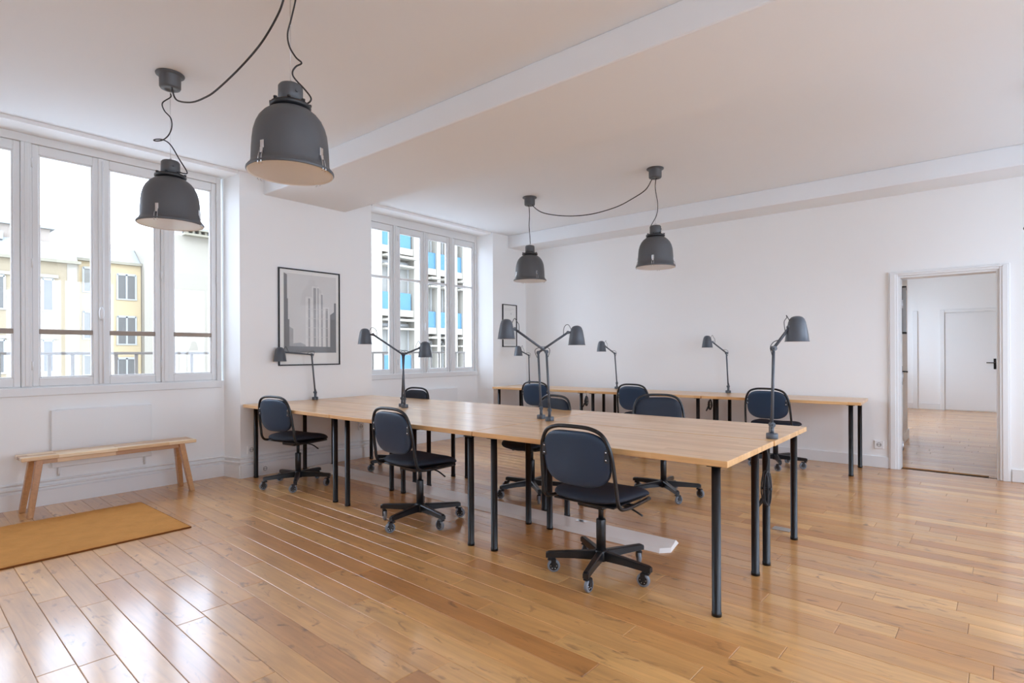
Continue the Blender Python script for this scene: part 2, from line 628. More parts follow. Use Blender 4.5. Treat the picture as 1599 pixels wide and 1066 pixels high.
# ------------------------------------------------------------------ walls
# left (street) wall: piers, low walls below the windows and lintels
NICHES = [(0.43, 2.47, 0.39, 2.51), (4.11, 6.161, 4.06, 6.232), (-2.77, -0.68, -2.81, -0.64)]   # back y0,y1 / front y0,y1
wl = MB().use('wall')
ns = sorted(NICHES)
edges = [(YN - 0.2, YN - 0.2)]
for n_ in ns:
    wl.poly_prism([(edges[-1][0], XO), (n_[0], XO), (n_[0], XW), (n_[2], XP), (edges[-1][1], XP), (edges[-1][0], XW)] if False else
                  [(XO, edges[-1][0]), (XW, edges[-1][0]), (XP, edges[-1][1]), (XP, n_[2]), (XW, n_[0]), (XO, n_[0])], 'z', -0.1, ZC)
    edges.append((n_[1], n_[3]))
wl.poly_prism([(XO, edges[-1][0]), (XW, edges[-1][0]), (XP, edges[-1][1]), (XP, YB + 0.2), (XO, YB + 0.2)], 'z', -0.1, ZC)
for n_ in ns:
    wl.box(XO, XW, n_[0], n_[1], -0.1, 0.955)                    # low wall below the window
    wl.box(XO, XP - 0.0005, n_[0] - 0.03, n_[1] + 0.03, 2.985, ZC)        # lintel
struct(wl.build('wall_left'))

# back wall with the door opening
DX0, DX1, DZ = -0.661, 0.13, 1.995
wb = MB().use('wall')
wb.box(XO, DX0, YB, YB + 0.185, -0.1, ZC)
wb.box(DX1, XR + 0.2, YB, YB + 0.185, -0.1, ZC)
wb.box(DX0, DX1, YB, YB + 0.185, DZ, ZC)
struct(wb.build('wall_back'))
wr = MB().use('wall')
RW = [(-0.8, 1.1), (1.9, 3.7), (4.5, 6.4)]  # window openings added out of view, letting in extra daylight
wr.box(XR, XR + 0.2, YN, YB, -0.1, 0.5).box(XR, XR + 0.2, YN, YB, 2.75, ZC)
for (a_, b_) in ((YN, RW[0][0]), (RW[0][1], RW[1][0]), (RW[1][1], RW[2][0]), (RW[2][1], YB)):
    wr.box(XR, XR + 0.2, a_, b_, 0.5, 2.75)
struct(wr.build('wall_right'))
for k, (a_, b_) in enumerate(RW):
    w_ = struct_empty('window_%d' % (5 + k), 'unseen white window added in the right wall to brighten the room')
    f_ = MB().use('frame')
    for y_ in (a_, (a_ + b_) / 2 - 0.03, b_ - 0.06):
        f_.box(XR + 0.06, XR + 0.12, y_, y_ + 0.06, 0.5, 2.75, bev=0.004)
    f_.box(XR + 0.06, XR + 0.12, a_, b_, 0.5, 0.57, bev=0.004)
    f_.box(XR + 0.06, XR + 0.12, a_, b_, 2.68, 2.75, bev=0.004)
    f_.build('frame', w_)
    MB().use('glass').box(XR + 0.088, XR + 0.092, a_ + 0.06, b_ - 0.06, 0.57, 2.68).build('pane', w_)
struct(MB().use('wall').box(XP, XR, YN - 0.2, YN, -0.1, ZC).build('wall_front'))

# baseboards
bl = MB().use('trim')
zb = 0.135


def base_run(mb, pts, h, t):
    """baseboard following wall points (inside is to the left of travel)"""
    for i in range(len(pts) - 1):
        p, q = Vector(pts[i] + (0,)), Vector(pts[i + 1] + (0,))
        d = (q - p).normalized()
        nrm = Vector((-d.y, d.x, 0))
        ext = 0.0
        a_, b_ = p - d * ext, q + d * ext
        vs = [a_, b_, b_ + nrm * t, a_ + nrm * t]
        v0 = [mb.bm.verts.new((v.x, v.y, 0)) for v in vs]
        tops = [a_, b_, b_ + nrm * t, a_ + nrm * t]
        v1 = [mb.bm.verts.new((v.x, v.y, h - (0.012 if k > 1 else 0))) for k, v in enumerate(tops)]
        fs = [mb.bm.faces.new(v0[::-1]), mb.bm.faces.new(v1)]
        for k in range(4):
            fs.append(mb.bm.faces.new((v0[k], v0[(k + 1) % 4], v1[(k + 1) % 4], v1[k])))
        mb._tag(fs)


lp = [(XP, YB)]
for n_ in reversed(ns):
    lp += [(XP, n_[3]), (XW, n_[1]), (XW, n_[0]), (XP, n_[2])]
lp.append((XP, YN))
base_run(bl, [(x, y) for x, y in lp], zb, 0.016)
struct(bl.build('baseboard_left'))
bb = MB().use('trim')
bb.box(XP, -0.745, YB - 0.016, YB, 0, 0.12, bev=0.003)
bb.box(0.215, XR, YB - 0.016, YB, 0, 0.12, bev=0.003)
struct(bb.build('baseboard_back'))

# heating pipes along the street wall, above the baseboard
for k, (z, off) in enumerate(((0.158, 0.018), (0.198, 0.018))):
    pp = []
    for i, (x, y) in enumerate(lp[1:10]):
        sx = off if True else 0
        dy = 0
        if i in (0, 4, 8): dy = 0.0
        pp.append((x + off, y + (0.02 if i % 4 in (1,) else (-0.02 if i % 4 == 1 else 0)), z))
    path = [(XP + off, YB - 0.03, z)]
    for n_ in reversed(ns[1:]):
        path += [(XP + off, n_[3] + 0.02, z), (XP + off - 0.02, n_[3] - 0.015, z), (XW + off + 0.02, n_[1] - 0.022, z), (XW + off, n_[1] - 0.05, z),
                 (XW + off, n_[0] + 0.05, z), (XW + off + 0.02, n_[0] + 0.022, z), (XP + off - 0.02, n_[2] + 0.015, z), (XP + off, n_[2] - 0.02, z)]
    path.append((XP + off, YN + 0.05, z))
    o = MB().use('trim').tube(path, 0.0095, 8).build('heating_pipe')
    tag(o, ['white painted heating pipe just above the baseboard, lower of the two', 'white painted heating pipe along the street wall, upper of the two'][k], 'pipe', 'heating pipes along the street wall')


# ------------------------------------------------------------------ windows
def rail_box(mb, y0, y1, z0, z1, x0, x1, bev=0.004):
    mb.box(x0, x1, y0, y1, z0, z1, bev=bev)


def make_window(idx, y0, y1, posts, sashes, zg0, zg1, bar_z=None, bar_mat='frame', label=''):
    w = struct_empty('window_%d' % idx, label)
    zt = 2.985
    f = MB().use('frame')
    f.box(-5.925, XW - 0.001, y0, y0 + 0.043, 0.955, zt, bev=0.004)
    f.box(-5.925, XW - 0.001, y1 - 0.043, y1, 0.955, zt, bev=0.004)
    f.box(-5.925, XW - 0.001, y0 + 0.043, y1 - 0.043, zg1 + 0.078, zt, bev=0.004)
    f.box(-5.925, XW - 0.002, y0 + 0.043, y1 - 0.043, 0.955, zg0 - 0.07, bev=0.003)
    for (a, b_) in posts:
        f.box(-5.92, XW + 0.004, a, b_, zg0 - 0.07, zg1 + 0.078, bev=0.005)
        f.box(XW + 0.004, XW + 0.012, (a + b_) / 2 - 0.012, (a + b_) / 2 + 0.012, zg0 - 0.06, zg1 + 0.07, bev=0.003)
    f.build('frame', w)
    s = MB().use('frame')
    s.box(XW + 0.001, XW + 0.020, y0 + 0.003, y1 - 0.003, 0.888, 0.958, bev=0.006)
    s.build('sill', w)
    for si, (a, b_, g0, g1) in enumerate(sashes):
        xs0, xs1 = -5.905, -5.853
        sm = MB().use('frame')
        gp = 0.0015
        sm.box(xs0, xs1, a + gp, g0, zg0 - 0.068, zg1 + 0.076, bev=0.004)
        sm.box(xs0, xs1, g1, b_ - gp, zg0 - 0.068, zg1 + 0.076, bev=0.004)
        sm.box(xs0, xs1, g0, g1, zg0 - 0.068, zg0, bev=0.004)
        sm.box(xs0, xs1, g0, g1, zg1, zg1 + 0.076, bev=0.004)
        so = sm.build('sash', w)
        # inner glazing bead
        bd = MB().use('frame')
        t = 0.012
        bd.box(-5.887, -5.862, g0 - 0.001, g0 + t, zg0, zg1, bev=0.003)
        bd.box(-5.887, -5.862, g1 - t, g1 + 0.001, zg0, zg1, bev=0.003)
        bd.box(-5.887, -5.862, g0 + t, g1 - t, zg0 - 0.001, zg0 + t, bev=0.003)
        bd.box(-5.887, -5.862, g0 + t, g1 - t, zg1 - t, zg1 + 0.001, bev=0.003)
        bd.build('glazing_bead', so)
        if bar_z:
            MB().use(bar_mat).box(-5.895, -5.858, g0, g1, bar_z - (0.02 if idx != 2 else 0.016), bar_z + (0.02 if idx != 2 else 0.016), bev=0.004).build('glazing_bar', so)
        for (za, zb_) in (((zg0, bar_z), (bar_z, zg1)) if bar_z else ((zg0, zg1),)):
            MB().use('glass').box(-5.882, -5.878, g0, g1, za, zb_).build('pane', so)
    yc = sashes[1][1]
    c = MB().use('frame')
    c.box(-5.853, -5.838, yc - 0.022, yc + 0.022, zg0 - 0.066, zg1 + 0.074, bev=0.005)
    c.build('meeting_strip', w)
    h = MB().use('trim')
    h.lathe([(0, -0.011), (0.014, -0.010), (0.02, 0), (0.014, 0.010), (0, 0.011)], 16, (-5.822, yc - 0.008, 1.575),
            Matrix.Scale(3.0, 4, (0, 0, 1)) @ Matrix.Rotation(PI / 2, 4, 'Y'))
    h.cyl((-5.840, yc - 0.008, 1.575), (-5.825, yc - 0.008, 1.575), 0.009, 10)
    h.tube([(-5.834, yc + 0.006, zg0 - 0.06), (-5.834, yc + 0.006, zg1 + 0.05)], 0.005, 6)
    h.build('espagnolette', w)
    hm = MB().use('frame')
    for yh in [y1 - 0.043, y0 + 0.043] + [posts[1][0], posts[0][1]]:
        for zh in (zg0 + 0.10, (zg0 + zg1) / 2 + 0.02, zg1 - 0.08):
            hm.cyl((-5.836, yh, zh - 0.035), (-5.836, yh, zh + 0.035), 0.0065, 8)
    hm.build('hinge', w)
    return w


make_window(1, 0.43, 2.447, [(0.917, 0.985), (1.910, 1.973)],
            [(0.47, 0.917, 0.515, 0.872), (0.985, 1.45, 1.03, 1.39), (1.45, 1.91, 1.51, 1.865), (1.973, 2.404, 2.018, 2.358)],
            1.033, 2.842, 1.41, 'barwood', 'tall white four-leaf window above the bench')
make_window(2, 4.11, 6.161, [(4.60, 4.665), (5.605, 5.67)],
            [(4.153, 4.60, 4.195, 4.555), (4.665, 5.135, 4.711, 5.07), (5.135, 5.605, 5.20, 5.56), (5.67, 6.118, 5.715, 6.08)],
            1.005, 2.803, 2.20, 'frame', 'white four-leaf window between the poster wall and the far corner')
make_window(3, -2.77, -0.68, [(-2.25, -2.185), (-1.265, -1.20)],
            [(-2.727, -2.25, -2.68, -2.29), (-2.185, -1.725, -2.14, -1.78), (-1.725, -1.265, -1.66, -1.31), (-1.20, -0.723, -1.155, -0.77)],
            1.033, 2.842, 1.41, 'barwood', 'unseen white four-leaf window added behind the camera to brighten the room')  # added out of view as another source of daylight

# ------------------------------------------------------------------ balcony railings
def railing(label, y0, y1, ys):
    r = thing('balcony_railing', label, 'railing', (-6.15, (y0 + y1) / 2, 0.94), 0, 'iron railings outside the windows')
    yc = (y0 + y1) / 2
    MB().use('rail').box(-0.018, 0.018, y0 - yc, y1 - yc, 0.280, 0.305, bev=0.003).build('top_rail', r)
    MB().use('rail').box(-0.015, 0.015, y0 - yc, y1 - yc, 0.0, 0.016, bev=0.003).build('bottom_rail', r)
    for y in ys:
        MB().use('rail').box(-0.008, 0.008, y - yc - 0.013, y - yc + 0.013, 0.016, 0.282).build('baluster', r)


railing('grey iron railing outside the window above the bench', 0.40, 2.50, [0.50 + 0.162 * k for k in range(12)])
railing('grey iron railing outside the window right of the large poster', 4.08, 6.21, [4.15, 4.32, 4.49, 4.66, 4.83, 5.0, 5.17, 5.34, 5.51, 5.67, 5.85, 6.02, 6.19])
st = MB().use('pale')
st.box(-6.22, XO, 0.38, 2.52, 0.80, 0.94)
st.box(-6.22, XO, 4.06, 6.23, 0.80, 0.94)
struct(st.build('trim_1'), 'outside stone window sills')

# ------------------------------------------------------------------ door opening, casing, door leaf
d1 = struct_empty('door_1', 'white door standing open into the passage beyond the back wall')
cs = MB().use('trim')
for sx in (0, 1):
    if sx == 0:
        cs.box(-0.744, DX0, YB - 0.022, YB, 0, 2.045, bev=0.004)
        cs.box(-0.730, DX0 - 0.02, YB - 0.030, YB - 0.02, 0, 2.03, bev=0.003)
    else:
        cs.box(DX1, 0.207, YB - 0.022, YB, 0, 2.045, bev=0.004)
        cs.box(DX1 + 0.02, 0.193, YB - 0.030, YB - 0.02, 0, 2.03, bev=0.003)
cs.box(DX0, DX1, YB - 0.022, YB, DZ, 2.045, bev=0.004)
cs.box(DX0 - 0.03, DX1 + 0.03, YB - 0.030, YB - 0.02, DZ + 0.02, 2.03, bev=0.003)
# linings
cs.box(DX0, DX0 + 0.018, YB, YB + 0.185, 0, DZ)
cs.box(DX1 - 0.018, DX1, YB, YB + 0.185, 0, DZ)
cs.box(DX0 + 0.018, DX1 - 0.018, YB, YB + 0.185, DZ - 0.018, DZ)
cs.build('door_casing', d1)
hp = Vector((DX0 + 0.005, YB + 0.19, 0))
la = math.radians(94.5)
lm = Matrix.Translation(hp) @ Matrix.Rotation(la, 4, 'Z')
leaf = MB().use('trim').box(0, 0.80, 0.0, 0.036, 0.012, DZ - 0.022, bev=0.003, mtx=lm).build('door_leaf', d1)
hd = MB().use('black')
hd.box(0.735, 0.762, -0.008, 0.0, 0.83, 1.05, bev=0.002, mtx=lm)
hd.cyl(lm @ Vector((0.748, -0.008, 0.985)), lm @ Vector((0.748, -0.055, 0.985)), 0.008, 10)
hd.cyl(lm @ Vector((0.750, -0.052, 0.985)), lm @ Vector((0.640, -0.052, 0.985)), 0.008, 10)
hd.build('door_handle', leaf)
pf = MB().use('black')
pf.box(0.42, 0.78, -0.050, -0.0005, 1.42, 1.436, mtx=lm).box(0.42, 0.78, -0.050, -0.0005, 1.934, 1.95, mtx=lm)
pf.box(0.42, 0.78, -0.013, -0.0005, 1.436, 1.934, mtx=lm)
pf.build('panel_frame', leaf)
MB().use('ink2').box(0.425, 0.775, -0.046, -0.0135, 1.437, 1.933, mtx=lm).build('grey_panel', leaf)
hg = MB().use('steel')
for z in (0.22, 0.95, 1.72):
    hg.cyl((DX0 + 0.022, YB + 0.188, z - 0.045), (DX0 + 0.022, YB + 0.188, z + 0.045), 0.007, 8)
hg.build('hinge', leaf)
MB().use('gap').box(DX0 + 0.018, DX1 - 0.018, YB + 0.065, YB + 0.077, -0.011, 0.002).build('threshold', d1)

# ------------------------------------------------------------------ rooms beyond the door
HY = 14.7
fv, ff, ft = [], [], []
rr = random.Random(5)
yy = 7.2
while yy < HY + 0.1:
    xx = -2.1 - rr.uniform(0, 0.8)
    while xx < 2.2:
        ln = rr.uniform(0.5, 1.4)
        n0 = len(ff)
        bv = len(fv)
        plank_geo(fv, ff, xx, xx + ln, yy, yy + W, rr.uniform(-0.0006, 0))
        for k in range(bv, len(fv)):           # straight along x here
            x_, y_, z_ = fv[k]
            v = Vector((x_, y_, 0))
            fv[k] = (v.dot(ex), v.dot(ey), z_)
        ft += [rr.random()] * (len(ff) - n0)
        xx += ln
    yy += W
fl2 = MB().use('gap').box(-2.1, 2.2, 7.2, HY + 0.2, -0.1, -0.011).build('floor.001')
struct(fl2, 'oak floor of the passage beyond the door')
o = bpy.data.objects.new('plank_field', plank_mesh('plank_field', fv, ff, ft, 'floor'))
COL.objects.link(o); o.parent = fl2; o['kind'] = 'stuff'
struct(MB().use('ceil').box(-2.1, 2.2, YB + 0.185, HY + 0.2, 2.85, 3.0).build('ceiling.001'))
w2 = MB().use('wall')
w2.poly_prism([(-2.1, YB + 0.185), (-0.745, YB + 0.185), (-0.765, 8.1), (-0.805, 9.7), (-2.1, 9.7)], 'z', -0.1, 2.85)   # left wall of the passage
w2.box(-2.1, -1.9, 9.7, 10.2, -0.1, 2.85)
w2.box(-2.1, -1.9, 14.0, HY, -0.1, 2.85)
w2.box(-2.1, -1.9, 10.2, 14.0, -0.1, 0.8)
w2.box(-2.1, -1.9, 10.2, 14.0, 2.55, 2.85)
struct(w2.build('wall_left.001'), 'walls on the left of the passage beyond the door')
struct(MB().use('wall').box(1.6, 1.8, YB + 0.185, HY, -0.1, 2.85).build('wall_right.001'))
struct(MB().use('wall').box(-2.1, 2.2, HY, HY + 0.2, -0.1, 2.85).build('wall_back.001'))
fr = MB().use('frame')
for y in (10.2, 11.45, 12.7, 13.95):
    fr.box(-1.99, -1.93, y, y + 0.05, 0.8, 2.55)
fr.box(-1.99, -1.93, 10.2, 14.0, 0.8, 0.86)
fr.box(-1.99, -1.93, 10.2, 14.0, 2.49, 2.55)
w4 = struct_empty('window_4', 'window of the far room beyond the door')
fr.build('frame', w4)
MB().use('glass').box(-1.962, -1.958, 10.2, 14.0, 0.86, 2.49).build('pane', w4)
bs = MB().use('trim')
bs.box(-1.9, -0.66, HY - 0.018, HY, 0, 0.13, bev=0.004)
bs.box(0.33, 1.6, HY - 0.018, HY, 0, 0.13, bev=0.004)
bs.box(-0.803, -0.787, 8.15, 9.7, 0, 0.13)
struct(bs.build('baseboard_back.001'))
d2 = struct_empty('door_2', 'closed white door at the far end of the passage')
dc = MB().use('trim')
dc.box(-0.66, -0.585, HY - 0.03, HY, 0, 2.08, bev=0.005)
dc.box(0.245, 0.32, HY - 0.03, HY, 0, 2.08, bev=0.005)
dc.box(-0.585, 0.245, HY - 0.03, HY, 2.015, 2.08, bev=0.005)
dc.build('door_casing', d2)
lf2 = MB().use('trim').box(-0.582, 0.242, HY - 0.012, HY + 0.01, 0.012, 2.012, bev=0.003).build('door_leaf', d2)
h2 = MB().use('black')
h2.box(0.185, 0.225, HY - 0.022, HY - 0.012, 0.86, 1.07, bev=0.003)
h2.cyl((0.205, HY - 0.02, 0.99), (0.205, HY - 0.07, 0.99), 0.01, 10)
h2.cyl((0.21, HY - 0.066, 0.99), (0.075, HY - 0.066, 0.99), 0.010, 10)
h2.build('door_handle', lf2)
d3 = struct_empty('door_3', 'white trim of the doorway left of the far door')
d3m = MB().use('trim')
d3m.box(-1.12, -1.04, HY - 0.028, HY, 0, 2.08, bev=0.005)
d3m.build('door_casing', d3)
# ------------------------------------------------------------------ desks
T, TH = 0.728, 0.03


def make_desk(label, cx, cy, rz, L_, D_, legs, group):
    """legs: world xy of leg centres"""
    t = thing('desk', label, 'desk', (cx, cy, 0), rz, group)
    mb = MB().use('beech')
    mb.box(-L_ / 2, L_ / 2, -D_ / 2, D_ / 2, T - TH, T, bev=0.003, seg=2)
    mb.build('tabletop', t)
    inv = (Matrix.Translation((cx, cy, 0)) @ Matrix.Rotation(rz, 4, 'Z')).inverted()
    for (x, y) in legs:
        p = inv @ Vector((x, y, 0))
        lg = MB().use('black').lathe([(0, 0), (0.0225, 0), (0.0225, 0.018), (0.0205, 0.02), (0.0205, T - TH - 0.006), (0.0, T - TH - 0.006)], 20, (p.x, p.y, 0))
        lo = lg.build('leg', t)
        MB().use('black').box(p.x - 0.034, p.x + 0.034, p.y - 0.034, p.y + 0.034, T - TH - 0.006, T - TH - 0.0002, bev=0.002).build('mounting_plate', lo)
    return t


G1 = 'desks pushed into one big table'
rz1 = math.radians(0.35)
cols = [(-5.555, -4.062), (-4.058, -2.468), (-2.464, -0.878)]
ya, ym, yb_ = 2.545, 3.300, 4.06


def yshift(x): return math.tan(rz1) * (x + 2.47)


legsA = [[(-5.505, 2.63), (-4.085, 2.61), (-5.50, 3.15), (-4.04, 3.15)],
         [(-3.905, 2.605), (-2.495, 2.57), (-3.88, 3.15), (-2.487, 3.15)],
         [(-2.315, 2.59), (-0.945, 2.60), (-2.30, 3.15), (-0.953, 3.21)]]
legsB = [[(-5.46, 3.465), (-4.10, 3.465), (-5.44, 3.95), (-4.03, 3.90)],
         [(-3.90, 3.465), (-2.60, 3.49), (-3.87, 3.93), (-2.56, 3.95)],
         [(-2.38, 3.48), (-0.950, 3.405), (-2.36, 3.96), (-0.940, 3.98)]]
labA = ['beech-topped desk nearest the window, in the front row of the big table', 'beech-topped desk in the middle of the front row, behind the second chair',
        'beech-topped desk with the corner nearest the camera']
labB = ['beech-topped desk against the poster wall, in the rear row of the big table', 'beech-topped desk in the middle of the rear row of the big table',
        'beech-topped desk at the right end of the big table, rear row']
for k, (x0, x1) in enumerate(cols):
    xc = (x0 + x1) / 2
    make_desk(labA[k], xc, (ya + ym) / 2 - 0.002 + yshift(xc), rz1, x1 - x0 - 0.003, ym - ya - 0.006, legsA[k], G1)
    make_desk(labB[k], xc, (ym + yb_) / 2 + 0.002 + yshift(xc), rz1, x1 - x0 - 0.003, yb_ - ym - 0.006, legsB[k], G1)

G2 = 'desks in a row along the back wall'
rz2 = math.radians(2.6)
bcols = [(-5.50, -3.94), (-3.935, -2.455), (-2.45, -0.905)]
tb = math.tan(rz2)
labC = ['beech-topped wall desk in the far left corner', 'beech-topped wall desk in the middle of the row along the back wall', 'beech-topped wall desk nearest the doorway']
blegs = [[(-5.40, 6.16), (-4.01, 6.20), (-5.42, 6.68), (-4.00, 6.75)],
         [(-3.84, 6.21), (-2.49, 6.29), (-3.83, 6.76), (-2.50, 6.84)],
         [(-2.28, 6.30), (-0.985, 6.355), (-2.32, 6.84), (-0.985, 6.885)]]
for k, (x0, x1) in enumerate(bcols):
    xc = (x0 + x1) / 2
    yf = 6.305 + tb * (xc + 0.95)
    make_desk(labC[k], xc, yf + 0.335, rz2, (x1 - x0) / math.cos(rz2) - 0.004, 0.66, blegs[k], G2)


# ------------------------------------------------------------------ chairs
def superell(a, b, n, k):
    out = []
    for i in range(k):
        t = 2 * PI * i / k
        c, s = math.cos(t), math.sin(t)
        out.append((a * math.copysign(abs(c) ** (2 / n), c), b * math.copysign(abs(s) ** (2 / n), s)))
    return out


def pad(mb, outline, to3d, thick_f, thick_b, rings=7):
    """cushion: outline scaled into rings, domed on both sides. to3d(u, v, w)"""
    rows = {}
    n = len(outline)
    prof = [(1.0, 0.0)] + [(math.cos(j / rings * PI / 2) ** 0.35 if j < rings else 0.0, math.sin(j / rings * PI / 2)) for j in range(1, rings + 1)]
    fs = []
    for side, th in ((1, thick_f), (-1, thick_b)):
        prev = None
        for (s, h) in prof:
            if s < 1e-4:
                cv = mb.bm.verts.new(to3d(0, 0, side * th * h))
                for i in range(n):
                    fs.append(mb.bm.faces.new((prev[i], prev[(i + 1) % n], cv)))
            else:
                row = [mb.bm.verts.new(to3d(u * s, v * s, side * th * h)) for (u, v) in outline]
                if prev:
                    for i in range(n):
                        fs.append(mb.bm.faces.new((prev[i], prev[(i + 1) % n], row[(i + 1) % n], row[i])))
                prev = row
    bmesh.ops.remove_doubles(mb.bm, verts=mb.bm.verts[:], dist=1e-5)
    mb._tag([f for f in mb.bm.faces], True)


LEAN = 0.14   # backward lean of the back frame


def make_chair(label, base_ang):
    t = thing('office_chair', label, 'chair', (0, 0, 0), 0, 'swivel chairs at the desks')
    # seat cushion
    s = MB().use('fabric')

    def seat3(u, v, w):
        z = 0.452 + w - 0.035 * max(0, v / 0.215) ** 2.5 * (1 if v > 0 else 0) + 0.012 * (abs(u) / 0.235) ** 2
        return Vector((u * (1 + 0.05 * v / 0.215), v + 0.0, z))
    pad(s, superell(0.228, 0.218, 3.6, 40), seat3, 0.036, 0.020)
    so = s.build('seat', t)
    MB().use('hub').box(-0.19, 0.19, -0.18, 0.17, 0.424, 0.434, bev=0.004).build('seat_pan', so)
    # backrest
    bk = MB().use('fabric')
    out = []
    for (u, v) in superell(0.206, 0.146, 3.8, 48):
        w_ = 1.0
        if v < 0:
            w_ = 1 - 0.16 * (abs(v) / 0.146) ** 2.5
        else:
            w_ = 1 - 0.09 * (v / 0.146) ** 2
        out.append((u * w_, v))

    def back3(u, v, w):
        zz = 0.672 + v
        return Vector((u, -0.222 - (zz - 0.52) * LEAN + w + 0.30 * u * u, zz))
    pad(bk, out, back3, 0.026, 0.010)
    bo = bk.build('backrest', t)
    # smooth shell on the rear of the backrest
    sh = MB().use('shell')

    def shell3(u, v, w):
        q = back3(u, v, 0)
        return q + Vector((0, -0.012 + (w if w < 0 else 0), 0))
    pad(sh, [(u * 0.99, v * 0.99) for u, v in out], shell3, 0.0005, 0.013)
    sh.build('back_shell', bo)
    # side brackets with screws
    for sx in (-1, 1):
        br = MB().use('plate')
        yb0 = -0.222 - (0.70 - 0.52) * LEAN
        br.box(sx * 0.194 - 0.014, sx * 0.194 + 0.014, yb0 - 0.014, yb0 + 0.002, 0.672, 0.738, bev=0.006, seg=2)
        bro = br.build('bracket', t)
        scr = MB().use('chrome')
        for z in (0.686, 0.724):
            scr.lathe([(0, 0.002), (0.0035, 0.0015), (0.0042, 0)], 10, (sx * 0.192, yb0 - 0.014, z), Matrix.Rotation(PI / 2, 4, 'X'))
        scr.build('screw', bro)
    # back frame: one bent tube along the seat sides, up and over the backrest
    pts = []
    hw, tw = 0.232, 0.212
    side = [(hw - 0.012, 0.14, 0.425), (hw, -0.05, 0.425), (hw, -0.145, 0.427), (hw, -0.190, 0.440), (hw - 0.001, -0.213, 0.475), (hw - 0.003, -0.222, 0.53)]
    up = [(hw - 0.006, -0.222 - 0.08 * LEAN, 0.60), (tw + 0.006, -0.222 - 0.18 * LEAN, 0.70), (tw - 0.012, -0.222 - 0.25 * LEAN, 0.765),
          (tw - 0.045, -0.222 - 0.30 * LEAN, 0.812), (tw - 0.10, -0.222 - 0.325 * LEAN, 0.834), (0.05, -0.222 - 0.33 * LEAN, 0.840)]
    half = side + up
    path = half + [(-x, y, z) for x, y, z in reversed(half)]
    MB().use('chairmetal').tube(smooth_path(path, 4), 0.0105, 10).build('back_frame', t)
    # mechanism
    MB().use('hub').box(-0.085, 0.085, -0.11, 0.10, 0.385, 0.425, bev=0.008).box(-0.225, 0.225, -0.04, -0.01, 0.412, 0.424, bev=0.003).build('mechanism', t)
    lv = MB().use('chairmetal').tube(smooth_path([(0.07, 0.02, 0.395), (0.16, 0.03, 0.385), (0.235, 0.035, 0.355)], 4), 0.0055, 8).build('lever', t)
    col = MB().use('chairmetal').lathe([(0, 0.085), (0.026, 0.085), (0.026, 0.30), (0.023, 0.305), (0.0, 0.305)], 20).build('column', t)
    MB().use('hub').cyl((0, 0, 0.30), (0, 0, 0.395), 0.0145, 16).build('gas_lift', col)
    MB().use('chairmetal').lathe([(0, 0.076), (0.034, 0.076), (0.038, 0.088), (0.037, 0.128), (0.030, 0.138), (0, 0.140)], 24).build('hub', t)
    for k in range(5):
        a = base_ang + k * 2 * PI / 5
        rm = Matrix.Rotation(a, 4, 'Z')
        lg = MB().use('chairmetal')
        # tapering box-section arm along +x
        secs = [(0.02, 0.082, 0.132, 0.019), (0.15, 0.086, 0.124, 0.017), (0.290, 0.084, 0.115, 0.0155), (0.304, 0.083, 0.109, 0.0145)]
        rows = []
        for (x, z0, z1, hw_) in secs:
            c = 0.005
            rows.append([lg.bm.verts.new(rm @ Vector(p)) for p in ((x, -hw_, z0), (x, hw_, z0), (x, hw_, z1 - c), (x, hw_ - c, z1), (x, -hw_ + c, z1), (x, -hw_, z1 - c))])
        fs = [lg.bm.faces.new(rows[0][::-1]), lg.bm.faces.new(rows[-1])]
        for i in range(len(rows) - 1):
            for j in range(6):
                fs.append(lg.bm.faces.new((rows[i][j], rows[i][(j + 1) % 6], rows[i + 1][(j + 1) % 6], rows[i + 1][j])))
        lg._tag(fs)
        lo = lg.build('base_leg', t)
        e = rm @ Vector((0.282, 0, 0))
        ca = random.Random(int(base_ang * 1000) + k).uniform(0, 2 * PI)
        cm = Matrix.Translation((e.x, e.y, 0)) @ Matrix.Rotation(ca, 4, 'Z')
        fk = MB().use('hub')
        fk.cyl(cm @ Vector((0, 0, 0.070)), cm @ Vector((0, 0, 0.086)), 0.011, 12)
        fk.box(-0.014, 0.034, -0.0150, 0.0150, 0.067, 0.077, bev=0.004, mtx=cm)
        fk.box(0.008, 0.034, -0.0160, -0.0120, 0.033, 0.072, bev=0.0015, mtx=cm)
        fk.box(0.008, 0.034, 0.0120, 0.0160, 0.033, 0.072, bev=0.0015, mtx=cm)
        fk.build('caster_fork', lo)
        wm = cm @ Matrix.Translation((0.021, 0, 0.0362)) @ Matrix.Rotation(PI / 2, 4, 'X')
        wh = MB().use('tyre')
        wh.lathe([(0.024, -0.0105), (0.031, -0.0105), (0.0352, -0.0065), (0.0361, 0), (0.0352, 0.0065), (0.031, 0.0105), (0.024, 0.0105)], 24, (0, 0, 0), wm)
        wh.use('hub').lathe([(0.0245, -0.009), (0, -0.009)], 24, (0, 0, 0), wm, smooth=False)
        wh.lathe([(0.0245, 0.009), (0, 0.009)], 24, (0, 0, 0), wm, smooth=False)
        wh.use('chrome')
        for sg in (-1, 1):
            for q in range(6):
                aa = q * PI / 3
                pm = wm @ Matrix.Translation((0.016 * math.cos(aa), 0.016 * math.sin(aa), sg * 0.009))
                wh.lathe([(0.0028, 0), (0.0022, sg * 0.0008), (0, sg * 0.001)], 8, (0, 0, 0), pm)
        wh.build('caster_wheel', lo)
    return t


